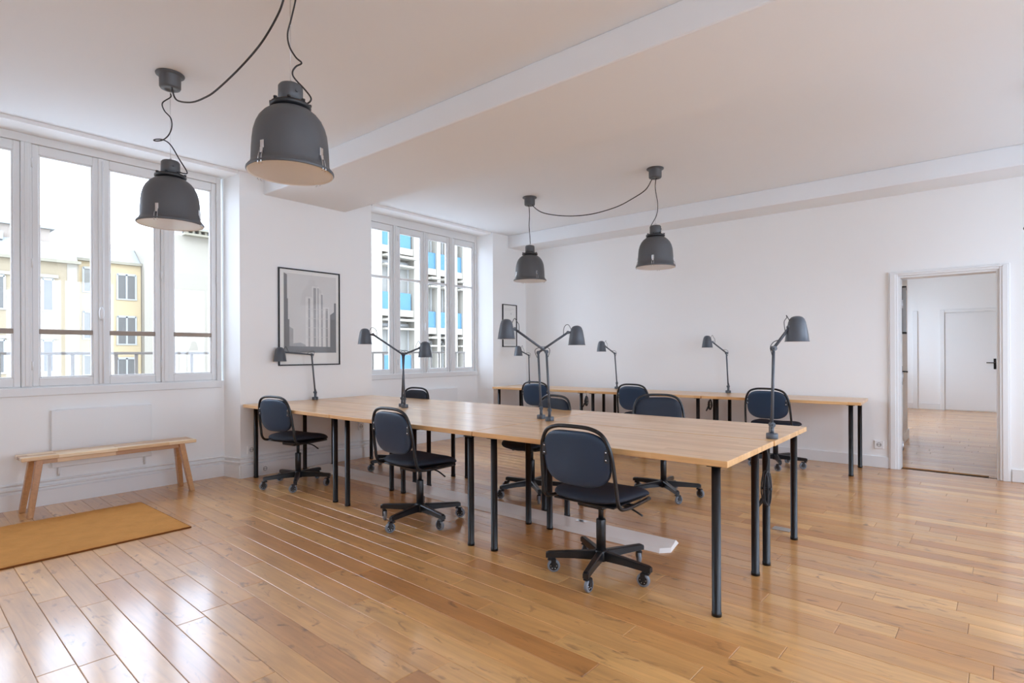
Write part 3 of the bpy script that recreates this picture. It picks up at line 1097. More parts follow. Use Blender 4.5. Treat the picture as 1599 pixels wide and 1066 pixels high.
chairs = [
    ((-1.615, 2.690), -1, -2, 'slate blue swivel chair nearest the camera, at the front corner desk'),
    ((-3.125, 2.690), -2, -9, 'slate blue swivel chair second from the window side along the front of the big table'),
    ((-4.870, 2.720), 9, 38, 'slate blue swivel chair at the left end of the big table, below the large poster'),
    ((-4.785, 3.810), 180, 43, 'swivel chair across the big table whose top edge shows below the far window'),
    ((-2.970, 3.810), 165, 32, 'swivel chair across the big table behind the crossing pair of desk lamps'),
    ((-2.080, 4.490), 215, 28, 'dark swivel chair turned askew behind the rear edge of the big table'),
    ((-4.490, 6.080), 2, 10, 'blue swivel chair at the wall desk in the far left corner'),
    ((-3.165, 6.300), -6, 50, 'blue swivel chair at the middle wall desk, half hidden by a darker chair'),
    ((-1.690, 6.400), -4, 5, 'dark swivel chair at the wall desk nearest the doorway'),
]
for (xy, yw, off, lab) in chairs:
    c = make_chair(lab, math.radians(off - yw))
    c.location = (xy[0], xy[1], 0)
    c.rotation_euler = (0, 0, math.radians(yw))


# ------------------------------------------------------------------ desk lamps
def make_lamp(label, base, elbow, joint, head, ztop, cord=None):
    """base xy; elbow, joint (end of the upper arm) and head centre in world coordinates; shade top height"""
    bx, by = base
    t = thing('desk_lamp', label, 'lamp', (bx, by, T), 0, 'clamp-on desk lamps')
    o_ = Vector((bx, by, T))
    E, J, Hc = Vector(elbow) - o_, Vector(joint) - o_, Vector(head) - o_
    zt = ztop - T
    up = Vector((0, 0, 1))
    MB().use('lamp').lathe([(0, 0.0005), (0.031, 0.0005), (0.032, 0.003), (0.032, 0.026), (0.029, 0.030), (0, 0.031)], 24).build('base', t)
    st_ = MB().use('lamp')
    st_.cyl((0, 0, 0.028), (0, 0, 0.066), 0.011, 14)
    ja = Vector((0, 0, 0.078))
    ad = (E - ja).normalized()
    sd = ad.cross((J - E).normalized() if (J - E).length > 0 else Vector((1, 0, 0)))
    sd = sd.normalized() if sd.length > 1e-3 else Vector((1, 0, 0))
    st_.cyl(ja - sd * 0.014, ja + sd * 0.014, 0.015, 14)
    st_.cyl(ja - sd * 0.024, ja + sd * 0.024, 0.006, 10)
    st_.build('base_joint', t)
    MB().use('lamp').tube([ja, E], 0.0085, 12).build('lower_arm', t)
    ej = MB().use('lamp')
    ej.cyl(E - sd * 0.016, E + sd * 0.016, 0.014, 14)
    ej.cyl(E - sd * 0.026, E + sd * 0.026, 0.007, 10)
    ej.build('elbow_joint', t)
    MB().use('lamp').tube([E, J], 0.0085, 12).build('upper_arm', t)
    hj = MB().use('lamp')
    hj.cyl(J - sd * 0.014, J + sd * 0.014, 0.012, 14)
    hz = Hc.copy(); hz.z = 0
    jz = J.copy(); jz.z = 0
    hd_ = (hz - jz)
    rr_ = 0.046
    hit = J + hd_.normalized() * max(0.0, hd_.length - rr_ + 0.006)
    hj.tube([J, hit], 0.009, 10)
    hj.build('head_joint', t)
    sh = MB().use('lamp')
    h = 0.146
    zb = zt - h
    prof = [(0, zt), (0.014, zt - 0.001), (0.028, zt - 0.006), (0.038, zt - 0.016), (0.0455, zt - 0.035), (0.052, zt - 0.068), (0.0585, zt - 0.105), (0.0625, zb + 0.006), (0.0655, zb + 0.002), (0.0655, zb)]
    sh.lathe(prof, 32, (Hc.x, Hc.y, 0))
    so = sh.build('shade', t)
    inn = MB().use('lampin')
    inn.lathe([(0.0655, zb), (0.0615, zb + 0.001), (0.057, zb + 0.04), (0.050, zb + 0.08), (0.042, zb + 0.112), (0.02, zb + 0.134), (0, zb + 0.136)], 32, (Hc.x, Hc.y, 0))
    inn.build('shade_lining', so)
    # little cord loops at the joints
    side = hd_.normalized() if hd_.length > 1e-3 else Vector((1, 0, 0))
    pt = Vector((Hc.x, Hc.y, zt - 0.03)) - side * 0.040
    MB().use('cord').tube(smooth_path([pt, pt - side * 0.02 + up * 0.035, J + up * 0.055 - side * 0.015, J + up * 0.03 - side * 0.03, J + (E - J).normalized() * 0.04 + up * 0.008], 5), 0.0022, 6).build('cord', t)
    e1 = E + (J - E).normalized() * 0.05
    MB().use('cord').tube(smooth_path([e1 + up * 0.008, E + up * 0.036, E + up * 0.03 - (J - E).normalized() * 0.03, E - ad * 0.03 - (J - E).normalized() * 0.012], 5), 0.0022, 6).build('cord', t)
    MB().use('cord').tube(smooth_path([ja + ad * 0.05 + sd * 0.01, ja + sd * 0.03 + up * 0.01, Vector((0, 0, 0.03)) + sd * 0.036, Vector((0, 0, 0.004)) + sd * 0.035], 5), 0.0024, 6).build('cord', t)
    if cord:
        # coiled flex hanging below the desk
        rnd_ = random.Random(int(abs(bx) * 1000))
        b_ = MB().use('cord')
        cx_, cy_, z1, z0 = cord
        cx_, cy_ = cx_ - bx, cy_ - by
        z1, z0 = z1 - T, z0 - T
        b_.tube(smooth_path([Vector((cx_, cy_, T - TH - T)), Vector((cx_ + 0.01, cy_, (z1 + T - TH - T) / 2)), Vector((cx_, cy_, z1))], 5), 0.003, 6)
        L_ = z1 - z0
        for q in range(7):
            pts = []
            ph = rnd_.uniform(0, 2 * PI)
            w_ = rnd_.uniform(0.016, 0.03)
            for s_ in range(20):
                a_ = 2 * PI * s_ / 20
                pts.append(Vector((cx_ + w_ * math.sin(a_) * math.cos(ph) + rnd_.uniform(-.002, .002) + 0.008 * math.cos(ph * 3), cy_ + w_ * math.sin(a_) * math.sin(ph), (z1 + z0) / 2 + rnd_.uniform(-0.006, 0.006) + L_ / 2 * math.cos(a_))))
            b_.tube(pts, 0.003, 6, closed=True)
        b_.box(cx_ - 0.03, cx_ + 0.03, cy_ - 0.012, cy_ + 0.012, z0 + L_ * 0.45, z0 + L_ * 0.52, bev=0.004)
        b_.tube([Vector((cx_ - 0.02, cy_, z0 + 0.03)), Vector((cx_ - 0.045, cy_, z0 - 0.02))], [0.012, 0.006], 8)
        b_.build('coiled_flex', t)
    return t


make_lamp('slate grey desk lamp at the right end of the big table, shade turned right', (-0.916, 3.400), (-0.908, 3.407, 1.240), (-0.838, 3.465, 1.360), (-0.805, 3.492, 1.36), 1.424, cord=(-0.93, 3.335, 0.55, 0.36))
make_lamp('slate grey desk lamp amid the big table, shade reaching left over the small poster', (-2.400, 3.290), (-2.425, 3.290, 1.227), (-2.600, 3.140, 1.395), (-2.645, 3.100, 1.39), 1.467)
make_lamp('slate grey desk lamp in the middle of the big table, shade reaching right', (-2.530, 3.362), (-2.548, 3.352, 1.222), (-2.375, 3.492, 1.372), (-2.325, 3.535, 1.35), 1.423, cord=(-2.47, 3.335, 0.62, 0.50))
make_lamp('slate grey desk lamp before the far window, shade reaching left over the poster wall', (-4.020, 3.283), (-4.085, 3.315, 1.212), (-4.290, 3.140, 1.395), (-4.350, 3.092, 1.38), 1.452)
make_lamp('slate grey desk lamp before the far window, shade turned right towards the panes', (-4.120, 3.335), (-4.078, 3.325, 1.212), (-3.965, 3.415, 1.27), (-3.925, 3.447, 1.26), 1.330, cord=(-4.06, 3.292, 0.62, 0.50))
make_lamp('slate grey desk lamp standing in front of the large poster', (-5.490, 3.265), (-5.470, 3.215, 1.212), (-5.495, 2.925, 1.238), (-5.495, 2.875, 1.235), 1.290, cord=(-5.36, 2.74, 0.66, 0.56))
make_lamp('small-looking desk lamp on the wall desk in the far left corner, below the small poster', (-5.105, 6.500), (-5.115, 6.500, 1.185), (-5.190, 6.430, 1.240), (-5.228, 6.395, 1.25), 1.325)
make_lamp('desk lamp on the back wall row left of the two chairs, shade turned left', (-3.800, 6.760), (-3.822, 6.745, 1.208), (-3.920, 6.650, 1.310), (-3.955, 6.620, 1.31), 1.380, cord=(-3.90, 6.14, 0.66, 0.54))
make_lamp('desk lamp on the back wall row nearest the doorway, shade turned left', (-2.350, 6.880), (-2.375, 6.895, 1.210), (-2.505, 6.785, 1.345), (-2.553, 6.748, 1.35), 1.422, cord=(-2.40, 6.42, 0.67, 0.56))


# ------------------------------------------------------------------ pendant lamps
def make_pendant(label, x, y, cordpts, tilt=0.0, clip0=0.0, zr=2.058):
    """cordpts: (sideways offset, world z) of the flex from the canopy to the lamp cap"""
    t = thing('pendant_lamp', label, 'lamp', (x, y, ZC), 0, 'dark grey industrial pendant lamps')
    Z = lambda z: z - ZC
    cn = MB().use('pend')
    cn.lathe([(0, Z(ZC) - 0.0005), (0.081, -0.0005), (0.083, -0.004), (0.081, -0.010), (0.064, -0.013), (0.062, -0.016), (0.061, -0.085), (0.056, -0.094), (0.03, -0.097), (0.028, -0.093), (0, -0.093)], 32)
    cn.build('canopy', t)
    MB().use('steel').tube([(0, 0, -0.092), (0, 0, Z(zr + 0.415))], 0.0012, 5).build('suspension_wire', t)
    k = 0.965
    neck = MB().use('pend')
    n0 = Z(zr) + 0.0
    neck.lathe([(0, n0 + 0.404), (0.03, n0 + 0.404), (0.047, n0 + 0.400), (0.054, n0 + 0.390), (0.055, n0 + 0.30), (0.0, n0 + 0.30)], 32)
    neck.cyl((0.052, 0, n0 + 0.36), (0.062, 0, n0 + 0.36), 0.007, 8)
    no = neck.build('cap', t)
    hk = MB().use('steel')
    hk.tube([(0.011 * math.cos(a_), 0, n0 + 0.412 + 0.010 * math.sin(a_)) for a_ in [2 * PI * q / 14 for q in range(14)]], 0.0024, 6, closed=True)
    hk.build('hook', no)
    ring = MB().use('penddark')
    ring.lathe([(0.052, n0 + 0.312), (0.084, n0 + 0.312), (0.090, n0 + 0.306), (0.090, n0 + 0.296), (0.084, n0 + 0.291), (0.052, n0 + 0.291)], 36)
    for q in range(8):
        a_ = q * PI / 4 + 0.2
        ring.lathe([(0.009, 0), (0.009, 0.008), (0, 0.009)], 8, (0.083 * math.cos(a_), 0.083 * math.sin(a_), n0 + 0.311))
    ring.build('flange_ring', t)
    sh = MB().use('pend')
    prof = [(0.055, 0.291), (0.075, 0.288), (0.098, 0.278), (0.122, 0.260), (0.142, 0.236), (0.156, 0.208), (0.166, 0.174), (0.171, 0.135), (0.174, 0.09), (0.176, 0.035),
            (0.183, 0.018), (0.192, 0.010), (0.197, 0.004), (0.198, -0.003), (0.194, -0.008)]
    sh.lathe([(r * k, n0 + z) for r, z in prof], 48)
    so = sh.build('shade', t)
    inn = MB().use('lampin').lathe([(0.194 * k, n0 - 0.008), (0.180 * k, n0 + 0.002), (0.172 * k, n0 + 0.035), (0.166 * k, n0 + 0.13), (0.15 * k, n0 + 0.2), (0.1 * k, n0 + 0.26), (0, n0 + 0.28)], 40)
    inn.build('shade_lining', so)
    ln = MB().use('lens').lathe([(0.187 * k, n0 - 0.004), (0.15 * k, n0 - 0.008), (0.08 * k, n0 - 0.011), (0, n0 - 0.012)], 48)
    ln.build('lens', t)
    for q in range(4):
        a_ = clip0 + q * PI / 2
        cm = Matrix.Rotation(a_, 4, 'Z') @ Matrix.Translation((0.176 * k, 0, n0))
        cl = MB().use('chrome')
        cl.box(-0.004, 0.006, -0.010, 0.010, 0.052, 0.090, bev=0.002, mtx=cm)
        cl.box(0.000, 0.010, -0.008, 0.008, 0.034, 0.058, bev=0.002, mtx=cm)
        for sy in (-0.009, 0.009):
            cl.tube([cm @ Vector((0.008, sy, 0.045)), cm @ Vector((0.016, sy, 0.018)), cm @ Vector((0.020, sy, -0.012)), cm @ Vector((0.012, sy, -0.016))], 0.0016, 6)
        cl.build('clip', so)
    pts = [Vector((R0.x * l, R0.y * l, Z(z))) for l, z in cordpts]
    fx = MB().use('cord').tube(smooth_path(pts, 6), 0.0038, 8).build('flex', t)
    return t


s1 = 0.00116
make_pendant('dark grey pendant lamp hanging before the left window', -3.990, 1.360,
             [((x - 238) * s1, 2.467 + (888 - y) * s1) for x, y in ((240, 520), (240, 540), (195, 572), (206, 615), (240, 655), (246, 705), (228, 750), (196, 776), (160, 782), (146, 777), (165, 772), (200, 776), (240, 805), (285, 880), (330, 955), (312, 962), (288, 955))], clip0=-0.764)
s2 = 0.000832
make_pendant('largest, nearest dark grey pendant lamp, top of the picture', -2.442, 1.334,
             [((x - 910) * s2, 2.472 + (460 - y) * s2) for x, y in ((915, -90), (935, -40), (940, 0), (915, 110), (895, 190), (905, 260), (940, 320), (972, 352), (940, 372), (921, 405), (935, 440), (990, 500), (1024, 550), (1000, 578), (960, 570))], clip0=-1.232)
s3 = 0.00141
make_pendant('dark grey pendant lamp over the far desks, right of the rear pair', -2.442, 5.113,
             [((x - 1175) * s3, 2.918 - (y - 180) * s3) for x, y in ((1181, 174), (1175, 245), (1191, 350), (1184, 430), (1150, 495), (1138, 520), (1148, 534), (1165, 530))], clip0=-1.265)
s4 = 0.00167
make_pendant('dark grey pendant lamp over the far desks, left of the rear pair', -4.000, 5.111,
             [((x - 299) * s4, 2.918 - (y - 365) * s4) for x, y in ((294, 362), (297, 430), (294, 500), (300, 580), (303, 632), (300, 640))], clip0=-0.436)
make_pendant('pendant lamp cut off by the right edge of the picture', 0.412, 5.190,
             [(0.0, 2.918), (0.012, 2.75), (-0.01, 2.6), (0.0, 2.46)], clip0=0.3)

swA = [(-3.965, 5.113, 2.922), (-3.89, 5.113, 2.855), (-3.788, 5.112, 2.800), (-3.59, 5.112, 2.742), (-3.361, 5.112, 2.702), (-3.126, 5.112, 2.690), (-2.868, 5.112, 2.715), (-2.704, 5.112, 2.762), (-2.546, 5.112, 2.828), (-2.475, 5.113, 2.922)]
o = MB().use('cord').tube(smooth_path(swA, 5), 0.005, 8).build('swag_cable')
tag(o, 'black cable swagged between the two rear ceiling lamps', 'cable', 'cables between ceiling lamps')
swL = [(-3.955, 1.358, 2.922), (-3.90, 1.355, 2.84), (-3.80, 1.352, 2.785), (-3.60, 1.348, 2.722), (-3.417, 1.346, 2.695), (-3.271, 1.345, 2.690), (-3.011, 1.343, 2.712), (-2.797, 1.34, 2.744), (-2.665, 1.338, 2.782), (-2.54, 1.336, 2.845), (-2.478, 1.335, 2.922)]
o = MB().use('cord').tube(smooth_path(swL, 5), 0.005, 8).build('swag_cable')
tag(o, 'black cable swagged between the two front ceiling lamps, cut by the top edge', 'cable', 'cables between ceiling lamps')

# ------------------------------------------------------------------ bench
bn = thing('bench', 'narrow wooden bench with splayed legs under the left window', 'bench', (-5.535, 1.448, 0))
bt = MB().use('bench').box(-0.60, 0.60, -0.122, 0.122, 0.430, 0.458, bev=0.004).build('seat_board', bn)
bt.rotation_euler = (0, 0, PI / 2)
for sx in (-1, 1):
    ap = MB().use('bench').box(-0.50, 0.50, -0.011, 0.011, 0.393, 0.4295, bev=0.002).build('apron', bn)
    ap.rotation_euler = (0, 0, PI / 2)
    ap.location = (sx * 0.062, 0, 0)
for (fx_, fy_, tx_, ty_) in ((-0.165, -0.555, -0.075, -0.505), (0.080, -0.548, 0.07, -0.49), (-0.165, 0.570, -0.075, 0.505), (0.088, 0.572, 0.07, 0.49)):
    lg = MB().use('benchleg')
    h_ = 0.0225
    b0 = [lg.bm.verts.new((fx_ + a_ * h_, fy_ + c_ * h_ * 0.8, 0)) for a_, c_ in ((-1, -1), (1, -1), (1, 1), (-1, 1))]
    b1 = [lg.bm.verts.new((tx_ + a_ * h_ * 1.15, ty_ + c_ * h_, 0.4295)) for a_, c_ in ((-1, -1), (1, -1), (1, 1), (-1, 1))]
    fs = [lg.bm.faces.new(b0[::-1]), lg.bm.faces.new(b1)] + [lg.bm.faces.new((b0[k], b0[(k + 1) % 4], b1[(k + 1) % 4], b1[k])) for k in range(4)]
    lg._tag(fs)
    bmesh.ops.bevel(lg.bm, geom=lg.bm.edges[:], offset=0.003, segments=1, affect='EDGES')
    lg.build('leg', bn)

# ------------------------------------------------------------------ coir mat
rg = thing('doormat', 'golden coir mat lying on the floor in front of the bench', 'mat', (-4.785, 0.65, 0))
hx, hy = 0.515, 0.93
MB().use('coiredge').box(-hx, hx, -hy, hy, 0.0005, 0.010, bev=0.002).build('backing', rg)
cm_ = bmesh.new()
NX, NY = 60, 108
rn = random.Random(3)
gv = [[cm_.verts.new((-hx + 0.004 + (2 * hx - 0.008) * i / NX + rn.uniform(-.003, .003), -hy + 0.004 + (2 * hy - 0.008) * j / NY + rn.uniform(-.003, .003),
                      0.0165 + rn.uniform(-0.002, 0.002) if 0 < i < NX and 0 < j < NY else 0.0095)) for j in range(NY + 1)] for i in range(NX + 1)]
for i in range(NX):
    for j in range(NY):
        cm_.faces.new((gv[i][j], gv[i + 1][j], gv[i + 1][j + 1], gv[i][j + 1]))
me = bpy.data.meshes.new('pile'); cm_.to_mesh(me); cm_.free()
me.materials.append(M['coir'])
o = bpy.data.objects.new('pile', me); COL.objects.link(o); o.parent = rg

# ------------------------------------------------------------------ cable ramp on the floor and floor plate
cv = MB().use('strip')
xa, xb = -5.50, -1.455
y0_, y1_ = 3.185, 3.435
ca_ = [(xa, y0_), (xb - 0.05, y0_ + 0.0), (xb, y0_ + 0.055), (xb - 0.035, y1_), (xa, y1_)]
bot = [cv.bm.verts.new((x, y, 0.0004)) for x, y in ca_]
cen = ((xa + xb) / 2, (y0_ + y1_) / 2)
top = [cv.bm.verts.new((x + (0.012 if x < -3 else -0.012), y + (0.03 if y < cen[1] else -0.012), 0.020)) for x, y in ca_]
fs = [cv.bm.faces.new(bot[::-1]), cv.bm.faces.new(top)] + [cv.bm.faces.new((bot[k], bot[(k + 1) % 5], top[(k + 1) % 5], top[k])) for k in range(5)]
cv._tag(fs)
cvo = cv.build('cable_cover')
tag(cvo, 'long off-white cable cover lying on the floor under the big table', 'cable cover')
o = MB().use('chrome').box(-2.235, -2.15, 3.365, 3.405, 0.0202, 0.022, bev=0.001).build('screw_plate', cvo)
o = MB().use('plate_metal').box(-1.115, -1.00, 4.11, 4.19, 0.0003, 0.004, bev=0.0012)
o = o.build('floor_plate')
tag(o, 'small grey metal floor plate beside the right rear desk leg', 'plate')

# ------------------------------------------------------------------ radiators, sockets
def radiator(label, y0, y1, z0, z1):
    t = thing('panel_heater', label, 'heater', (XW, (y0 + y1) / 2, z0), 0, 'flat white wall heaters under the windows')
    h = (y1 - y0) / 2
    MB().use('trim').box(0.004, 0.050, -h, h, 0.0, z1 - z0, bev=0.005, seg=2).build('panel', t)
    MB().use('trim').box(0.010, 0.044, -h + 0.03, h - 0.03, z1 - z0, z1 - z0 + 0.004).build('top_grille', t)
    for s in (-1, 1):
        MB().use('trim').box(0.0005, 0.0045, s * (h - 0.12) - 0.02, s * (h - 0.12) + 0.02, 0.03, z1 - z0 - 0.04).build('bracket', t)
        MB().use('trim').tube([(0.030, s * (h - 0.05), 0.0), (0.030, s * (h - 0.05), -0.05), (0.020, s * (h - 0.05), -0.07)], 0.008, 8).build('feed_pipe', t)


radiator('flat white wall heater behind the bench', 1.095, 1.812, 0.30, 0.766)
radiator('flat white wall heater under the window right of the large poster', 4.72, 5.70, 0.28, 0.722)


def socket(label, loc, axis, w=0.08, h=0.08, hole=True):
    t = thing('wall_socket', label, 'socket', loc, 0, 'white power sockets')
    if axis == 'x':
        MB().use('socket').box(0.0005, 0.011, -w / 2, w / 2, -h / 2, h / 2, bev=0.003).build('cover', t)
        if hole:
            MB().use('dark').lathe([(0.017, 0.0), (0.019, 0.002), (0.021, 0.0)], 20, (0.011, 0, 0), Matrix.Rotation(PI / 2, 4, 'Y')).lathe([(0.005, 0.0012), (0, 0.0014)], 10, (0.0105, -0.008, 0), Matrix.Rotation(PI / 2, 4, 'Y')).lathe([(0.005, 0.0012), (0, 0.0014)], 10, (0.0105, 0.008, 0), Matrix.Rotation(PI / 2, 4, 'Y')).build('outlet', t)
    else:
        MB().use('socket').box(-w / 2, w / 2, -0.011, -0.0005, -h / 2, h / 2, bev=0.003).build('cover', t)
        if hole:
            MB().use('dark').lathe([(0.017, 0.0), (0.019, 0.002), (0.021, 0.0)], 20, (0, -0.011, 0), Matrix.Rotation(PI / 2, 4, 'X')).lathe([(0.005, 0.0012), (0, 0.0014)], 10, (-0.008, -0.0105, 0), Matrix.Rotation(PI / 2, 4, 'X')).lathe([(0.005, 0.0012), (0, 0.0014)], 10, (0.008, -0.0105, 0), Matrix.Rotation(PI / 2, 4, 'X')).build('outlet', t)
    return t


socket('white wall socket right of the back row of desks, near the doorway', (-0.83, YB, 0.24), 'y', 0.085, 0.085)
socket('white wall socket on the pier beside the leftmost desk leg', (XP, 2.615, 0.27), 'x')
socket('white wall socket on the poster wall, behind the second chair', (XP, 3.90, 0.37), 'x', 0.075, 0.085)
socket('small white socket low on the baseboard of the poster wall', (XP + 0.016, 2.745, 0.065), 'x', 0.06, 0.07)

# ------------------------------------------------------------------ posters
def poster(label, y0, y1, z0, z1, bar):
    t = thing('framed_poster', label, 'poster', (XP, (y0 + y1) / 2, (z0 + z1) / 2))
    hy_, hz_ = (y1 - y0) / 2, (z1 - z0) / 2
    f = MB().use('black')
    f.box(0.0005, 0.020, -hy_, hy_, -hz_, -hz_ + bar, bev=0.001)
    f.box(0.0005, 0.020, -hy_, hy_, hz_ - bar, hz_, bev=0.001)
    f.box(0.0005, 0.020, -hy_, -hy_ + bar, -hz_ + bar, hz_ - bar, bev=0.001)
    f.box(0.0005, 0.020, hy_ - bar, hy_, -hz_ + bar, hz_ - bar, bev=0.001)
    f.build('frame', t)
    MB().use('paper').box(0.001, 0.008, -hy_ + bar, hy_ - bar, -hz_ + bar, hz_ - bar).build('mount', t)
    MB().use('picglass').box(0.0125, 0.014, -hy_ + bar, hy_ - bar, -hz_ + bar, hz_ - bar).build('glazing', t)
    return t


p1 = poster('large black-framed poster of pale tower blocks in greys on the wall between the windows', 2.897, 3.619, 1.097, 2.120, 0.013)
pr = MB()
cy_, cz_ = (2.897 + 3.619) / 2, (1.097 + 2.12) / 2
Y0, Y1, Z0, Z1 = 2.957 - cy_, 3.573 - cy_, 1.232 - cz_, 2.070 - cz_


def quad(mn, pts, lvl):
    pr.use(mn)
    vs = [pr.bm.verts.new((0.0082 + lvl * 0.0003, Y0 + (Y1 - Y0) * a_, Z0 + (Z1 - Z0) * c_)) for a_, c_ in pts]
    pr._tag([pr.bm.faces.new(vs)])


quad('ink1', [(0, 0), (1, 0), (1, 1), (0, 1)], 0)
quad('ink3', [(0, 0), (0.10, 0), (0.10, 0.42), (0.075, 0.42), (0.075, 0.68), (0.06, 0.68), (0.06, 0.98), (0, 1)], 1)       # street front on the left
quad('ink2', [(0.10, 0), (0.17, 0), (0.17, 0.30), (0.10, 0.33)], 1)
quad('ink3', [(0.88, 0), (1, 0), (1, 0.66), (0.96, 0.66), (0.96, 0.54), (0.88, 0.50)], 1)
quad('ink4', [(0.40, 0.05), (0.86, 0.05), (0.86, 0.60), (0.74, 0.60), (0.74, 0.78), (0.66, 0.78), (0.66, 0.86), (0.52, 0.86), (0.52, 0.72), (0.40, 0.72)], 1)   # stepped tower
for a_, w_, t_ in ((0.45, 0.035, 0.70), (0.55, 0.05, 0.84), (0.63, 0.02, 0.84), (0.70, 0.03, 0.76), (0.79, 0.045, 0.58)):
    quad('ink2', [(a_, 0.06), (a_ + w_, 0.06), (a_ + w_, t_), (a_, t_)], 2)
for zz in (0.20, 0.32, 0.44, 0.56):
    quad('ink1', [(0.40, zz), (0.86, zz), (0.86, zz + 0.006), (0.40, zz + 0.006)], 3)
quad('ink2', [(0.17, 0.0), (0.40, 0.0), (0.40, 0.10), (0.30, 0.13), (0.17, 0.12)], 2)
quad('ink3', [(0, 0), (1, 0), (1, 0.075), (0, 0.085)], 4)                              # street
pr.build('print', p1)
p2 = poster('small black-framed white poster in the far left corner, behind a lamp shade', 6.435, 6.771, 1.314, 1.965, 0.012)
pq = MB().use('ink1')
cy2, cz2 = (6.435 + 6.771) / 2, (1.314 + 1.965) / 2
for (a0, a1, c0, c1) in ((-0.13, 0.13, -0.29, -0.18), (-0.12, 0.11, 0.255, 0.262), (-0.12, 0.04, 0.235, 0.241), (0.02, 0.05, 0.17, 0.20)):
    vs = [pq.bm.verts.new((0.0083, a_, c_)) for a_, c_ in ((a0, c0), (a1, c0), (a1, c1), (a0, c1))]
    pq._tag([pq.bm.faces.new(vs)])
pq.build('print', p2)

# ------------------------------------------------------------------ outside: the buildings across the street
def far_window(parent, x, y0, y1, z0, z1, leaves=2, pane='farpane', depth=0.12):
    w = MB().use('farframe')
    t = 0.07
    w.box(x, x + 0.05, y0 - 0.06, y1 + 0.06, z0 - 0.08, z0)
    w.box(x, x + 0.04, y0 - 0.05, y0 + t * 0.6, z0, z1)
    w.box(x, x + 0.04, y1 - t * 0.6, y1 + 0.05, z0, z1)
    w.box(x, x + 0.04, y0, y1, z1 - t, z1 + 0.05)
    for k in range(1, leaves):
        yc = y0 + (y1 - y0) * k / leaves
        w.box(x, x + 0.04, yc - 0.045, yc + 0.045, z0, z1)
    wo = w.build('window', parent)
    MB().use(pane).box(x - 0.02, x + 0.012, y0, y1, z0, z1).build('pane', wo)
    return wo


ya_ = thing('apartment_building', 'yellow rendered apartment house with a pale roof outside the left window', 'building', (-36, 4, -9))
def oa(mb, name, par=ya_): 
    o = mb.build(name, par); o.matrix_parent_inverse = Matrix.Translation((36, -4, 9)); return o
def fix(o, base):
    o.matrix_parent_inverse = Matrix.Translation(Vector(base) * -1); return o
A_ = (-36, 4, -9)
oa(MB().use('cream').box(-44, -36, -14, 7.95, -9, 5.95), 'wall')
oa(MB().use('cornice').box(-36.0, -35.75, -14, 8.0, 5.90, 6.05).box(-36, -35.85, -14, 7.95, -1.2, -1.05), 'cornice')
oa(MB().use('zinc').poly_prism([(-36.0, 6.05), (-37.0, 7.05), (-44, 7.4), (-44, 6.05)], 'y', -14, 7.9), 'roof')
oa(MB().use('peach').box(-39.5, -37.2, -14, 7.0, 6.7, 7.75), 'attic_wall')
oa(MB().use('zinc').box(-39.7, -37.0, -14, 7.2, 7.75, 7.9), 'attic_roof')
oa(MB().use('zinc').box(-37.3, -36.6, 5.6, 6.35, 6.55, 6.72).box(-37.3, -36.7, 4.5, 5.1, 6.9, 7.3), 'dormer')
for zb_ in (3.48, 0.40, -2.7):
    for yb0 in (6.47, 4.2, 1.9, -0.4, -2.7):
        o = far_window(ya_, -36, yb0, yb0 + 0.42 * (1 if yb0 > 6 else 2), zb_, zb_ + 1.56, 1 if yb0 > 6 else 2)
        fix(o, A_)
        k = MB().use('pale')
        k.box(-36, -35.9, yb0 - 0.2, yb0 + 0.62 if yb0 > 6 else yb0 + 1.04, zb_ + 1.62, zb_ + 1.78)
        oa(k, 'window_head')
for yy_ in (7.45, 3.5):
    oa(MB().use('pale').box(-36.0, -35.96, yy_, yy_ + 0.42, -9, 5.9), 'quoin')

yb2 = thing('apartment_building', 'yellow house wing with paired white windows, seen in the third pane of the left window', 'building', (-38, 9, -9))
B_ = (-38, 9, -9)
fix(MB().use('cream2').box(-46, -38, 7.97, 11.35, -9, 6.45).build('wall', yb2), B_)
fix(MB().use('cornice').box(-38, -37.8, 8.02, 11.35, 6.40, 6.55).build('cornice', yb2), B_)
fix(MB().use('zinc').poly_prism([(-38.0, 6.55), (-39.2, 7.5), (-46, 7.6), (-46, 6.55)], 'y', 7.97, 11.35).build('roof', yb2), B_)
for z0_, z1_ in ((4.45, 5.85), (1.85, 3.42), (-0.15, 1.02), (-3.2, -1.7)):
    fix(far_window(yb2, -38, 10.17, 11.08, z0_, z1_, 2, 'farpane'), B_)
    fix(far_window(yb2, -38, 8.58, 8.98, z0_ + 0.3, z1_ + 0.2, 1, 'farpale'), B_)

pb = thing('apartment_building', 'tall pale cream house with a bracketed cornice outside the left window', 'building', (-37.5, 14, -9))
C_ = (-37.5, 14, -9)
fix(MB().use('pale').box(-44, -37.5, 11.38, 17.0, -9, 8.5).build('wall', pb), C_)
cn_ = MB().use('cornice')
cn_.box(-37.5, -37.0, 13.4, 17.0, 8.50, 8.62)
for q in range(10):
    cn_.box(-37.5, -37.1, 13.5 + q * 0.36, 13.63 + q * 0.36, 8.62, 8.82)
cn_.box(-37.5, -36.95, 13.4, 17.0, 8.82, 8.88)
fix(cn_.build('cornice', pb), C_)
fix(MB().use('zinc').box(-44, -37.5, 13.4, 17.0, 8.5, 9.1).build('roof', pb), C_)

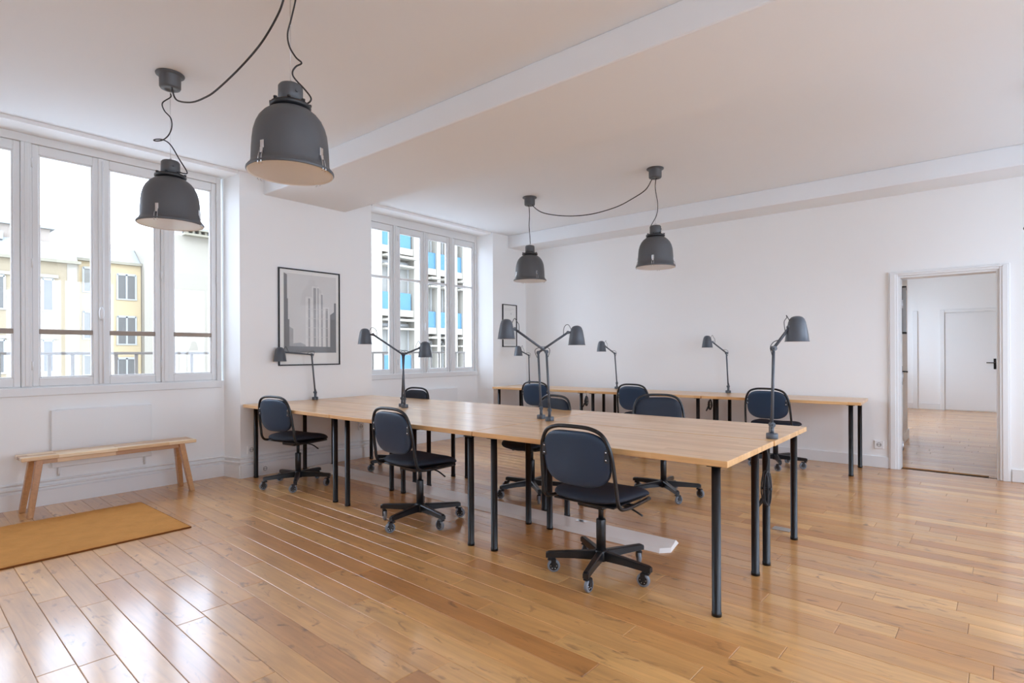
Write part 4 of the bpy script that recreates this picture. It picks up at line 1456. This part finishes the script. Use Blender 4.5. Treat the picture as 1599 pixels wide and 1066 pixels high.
# white concrete block with blue infill panels, beyond window 2
wbk = thing('office_building', 'white concrete block with blue infill panels outside the far window', 'building', (-21, 18, -9))
D_ = (-21, 18, -9)
def ob(mb, name): return fix(mb.build(name, wbk), D_)
ob(MB().use('whiteconc').box(-28, -21.55, 13.2, 21.1, -9, 13), 'wall')
pi = MB
for (p0, p1) in ((13.2, 13.6), (15.2, 15.86), (17.75, 18.62), (19.24, 19.47), (20.03, 20.66), (21.07, 21.3)):
    ob(MB().use('whiteconc').box(-21.6, -20.98, p0, p1, -9, 13), 'pier')
FL = 2.95
for k in range(-3, 4):
    zb_ = 0.30 + FL * k
    for (y0q, y1q) in ((13.6, 15.2), (15.86, 17.75), (18.62, 19.24), (19.47, 20.03), (20.66, 21.07)):
        up_ = -0.78 if y0q > 18 else 0.0
        z = zb_ + up_
        wide = y1q - y0q > 1
        ob(MB().use('bluepan').box(-21.56, -21.10, y0q, y1q - (0.12 if wide else 0.0), z + 0.03, z + 0.84), 'infill_panel')
        ob(MB().use('whiteconc').box(-21.56, -21.04, y0q, y1q, z - 0.28, z + 0.03), 'spandrel')
        wn = far_window(wbk, -21.42, y0q + 0.05, y1q - 0.05, z + 0.86, z + FL - 0.66, 3 if wide else 1, 'farpale'); fix(wn, D_)
        ob(MB().use('whiteconc').box(-21.56, -20.75, y0q + 0.02, y1q - 0.02, z + FL - 0.92, z + FL - 0.84).box(-21.56, -20.7, y0q + 0.02, y1q - 0.02, z + FL - 0.52, z + FL - 0.42), 'sun_slab')
wl2 = thing('party_wall', 'pale bluish white end wall right of the blue-panelled block', 'building', (-21, 22, -9))
fix(MB().use('farframe').box(-28, -20.9, 21.32, 24.5, -9, 13).build('wall', wl2), (-21, 22, -9))

gr = MB().use('ground').box(-120, 60, -80, 100, -9.3, -9.0).build('street_ground')
struct(gr, 'paved street far below the windows')
# leafy shrub top showing at the foot of the third pane
sb = MB().use('leaf')
rs = random.Random(9)
for q in range(260):
    c = Vector((-30 + rs.gauss(0, 0.5), 9.6 + rs.gauss(0, 0.6), -0.55 + rs.gauss(0, 0.28) - 0.3))
    u_ = Vector((rs.uniform(-1, 1), rs.uniform(-1, 1), rs.uniform(-1, 1))).normalized() * 0.12
    v_ = u_.orthogonal().normalized() * 0.06
    sb._tag([sb.bm.faces.new([sb.bm.verts.new(c + u_), sb.bm.verts.new(c + v_), sb.bm.verts.new(c - u_), sb.bm.verts.new(c - v_)])])
tr = thing('street_tree', 'grey-green tree top at the foot of the left window', 'tree', (-30, 9.6, -9))
o = sb.build('foliage', tr); fix(o, (-30, 9.6, -9)); o['kind'] = 'stuff'
o = MB().use('cornice').tube([(-30, 9.6, -9), (-30.05, 9.62, -4), (-30, 9.6, -0.9)], [0.16, 0.11, 0.05], 8).build('trunk', tr); fix(o, (-30, 9.6, -9))
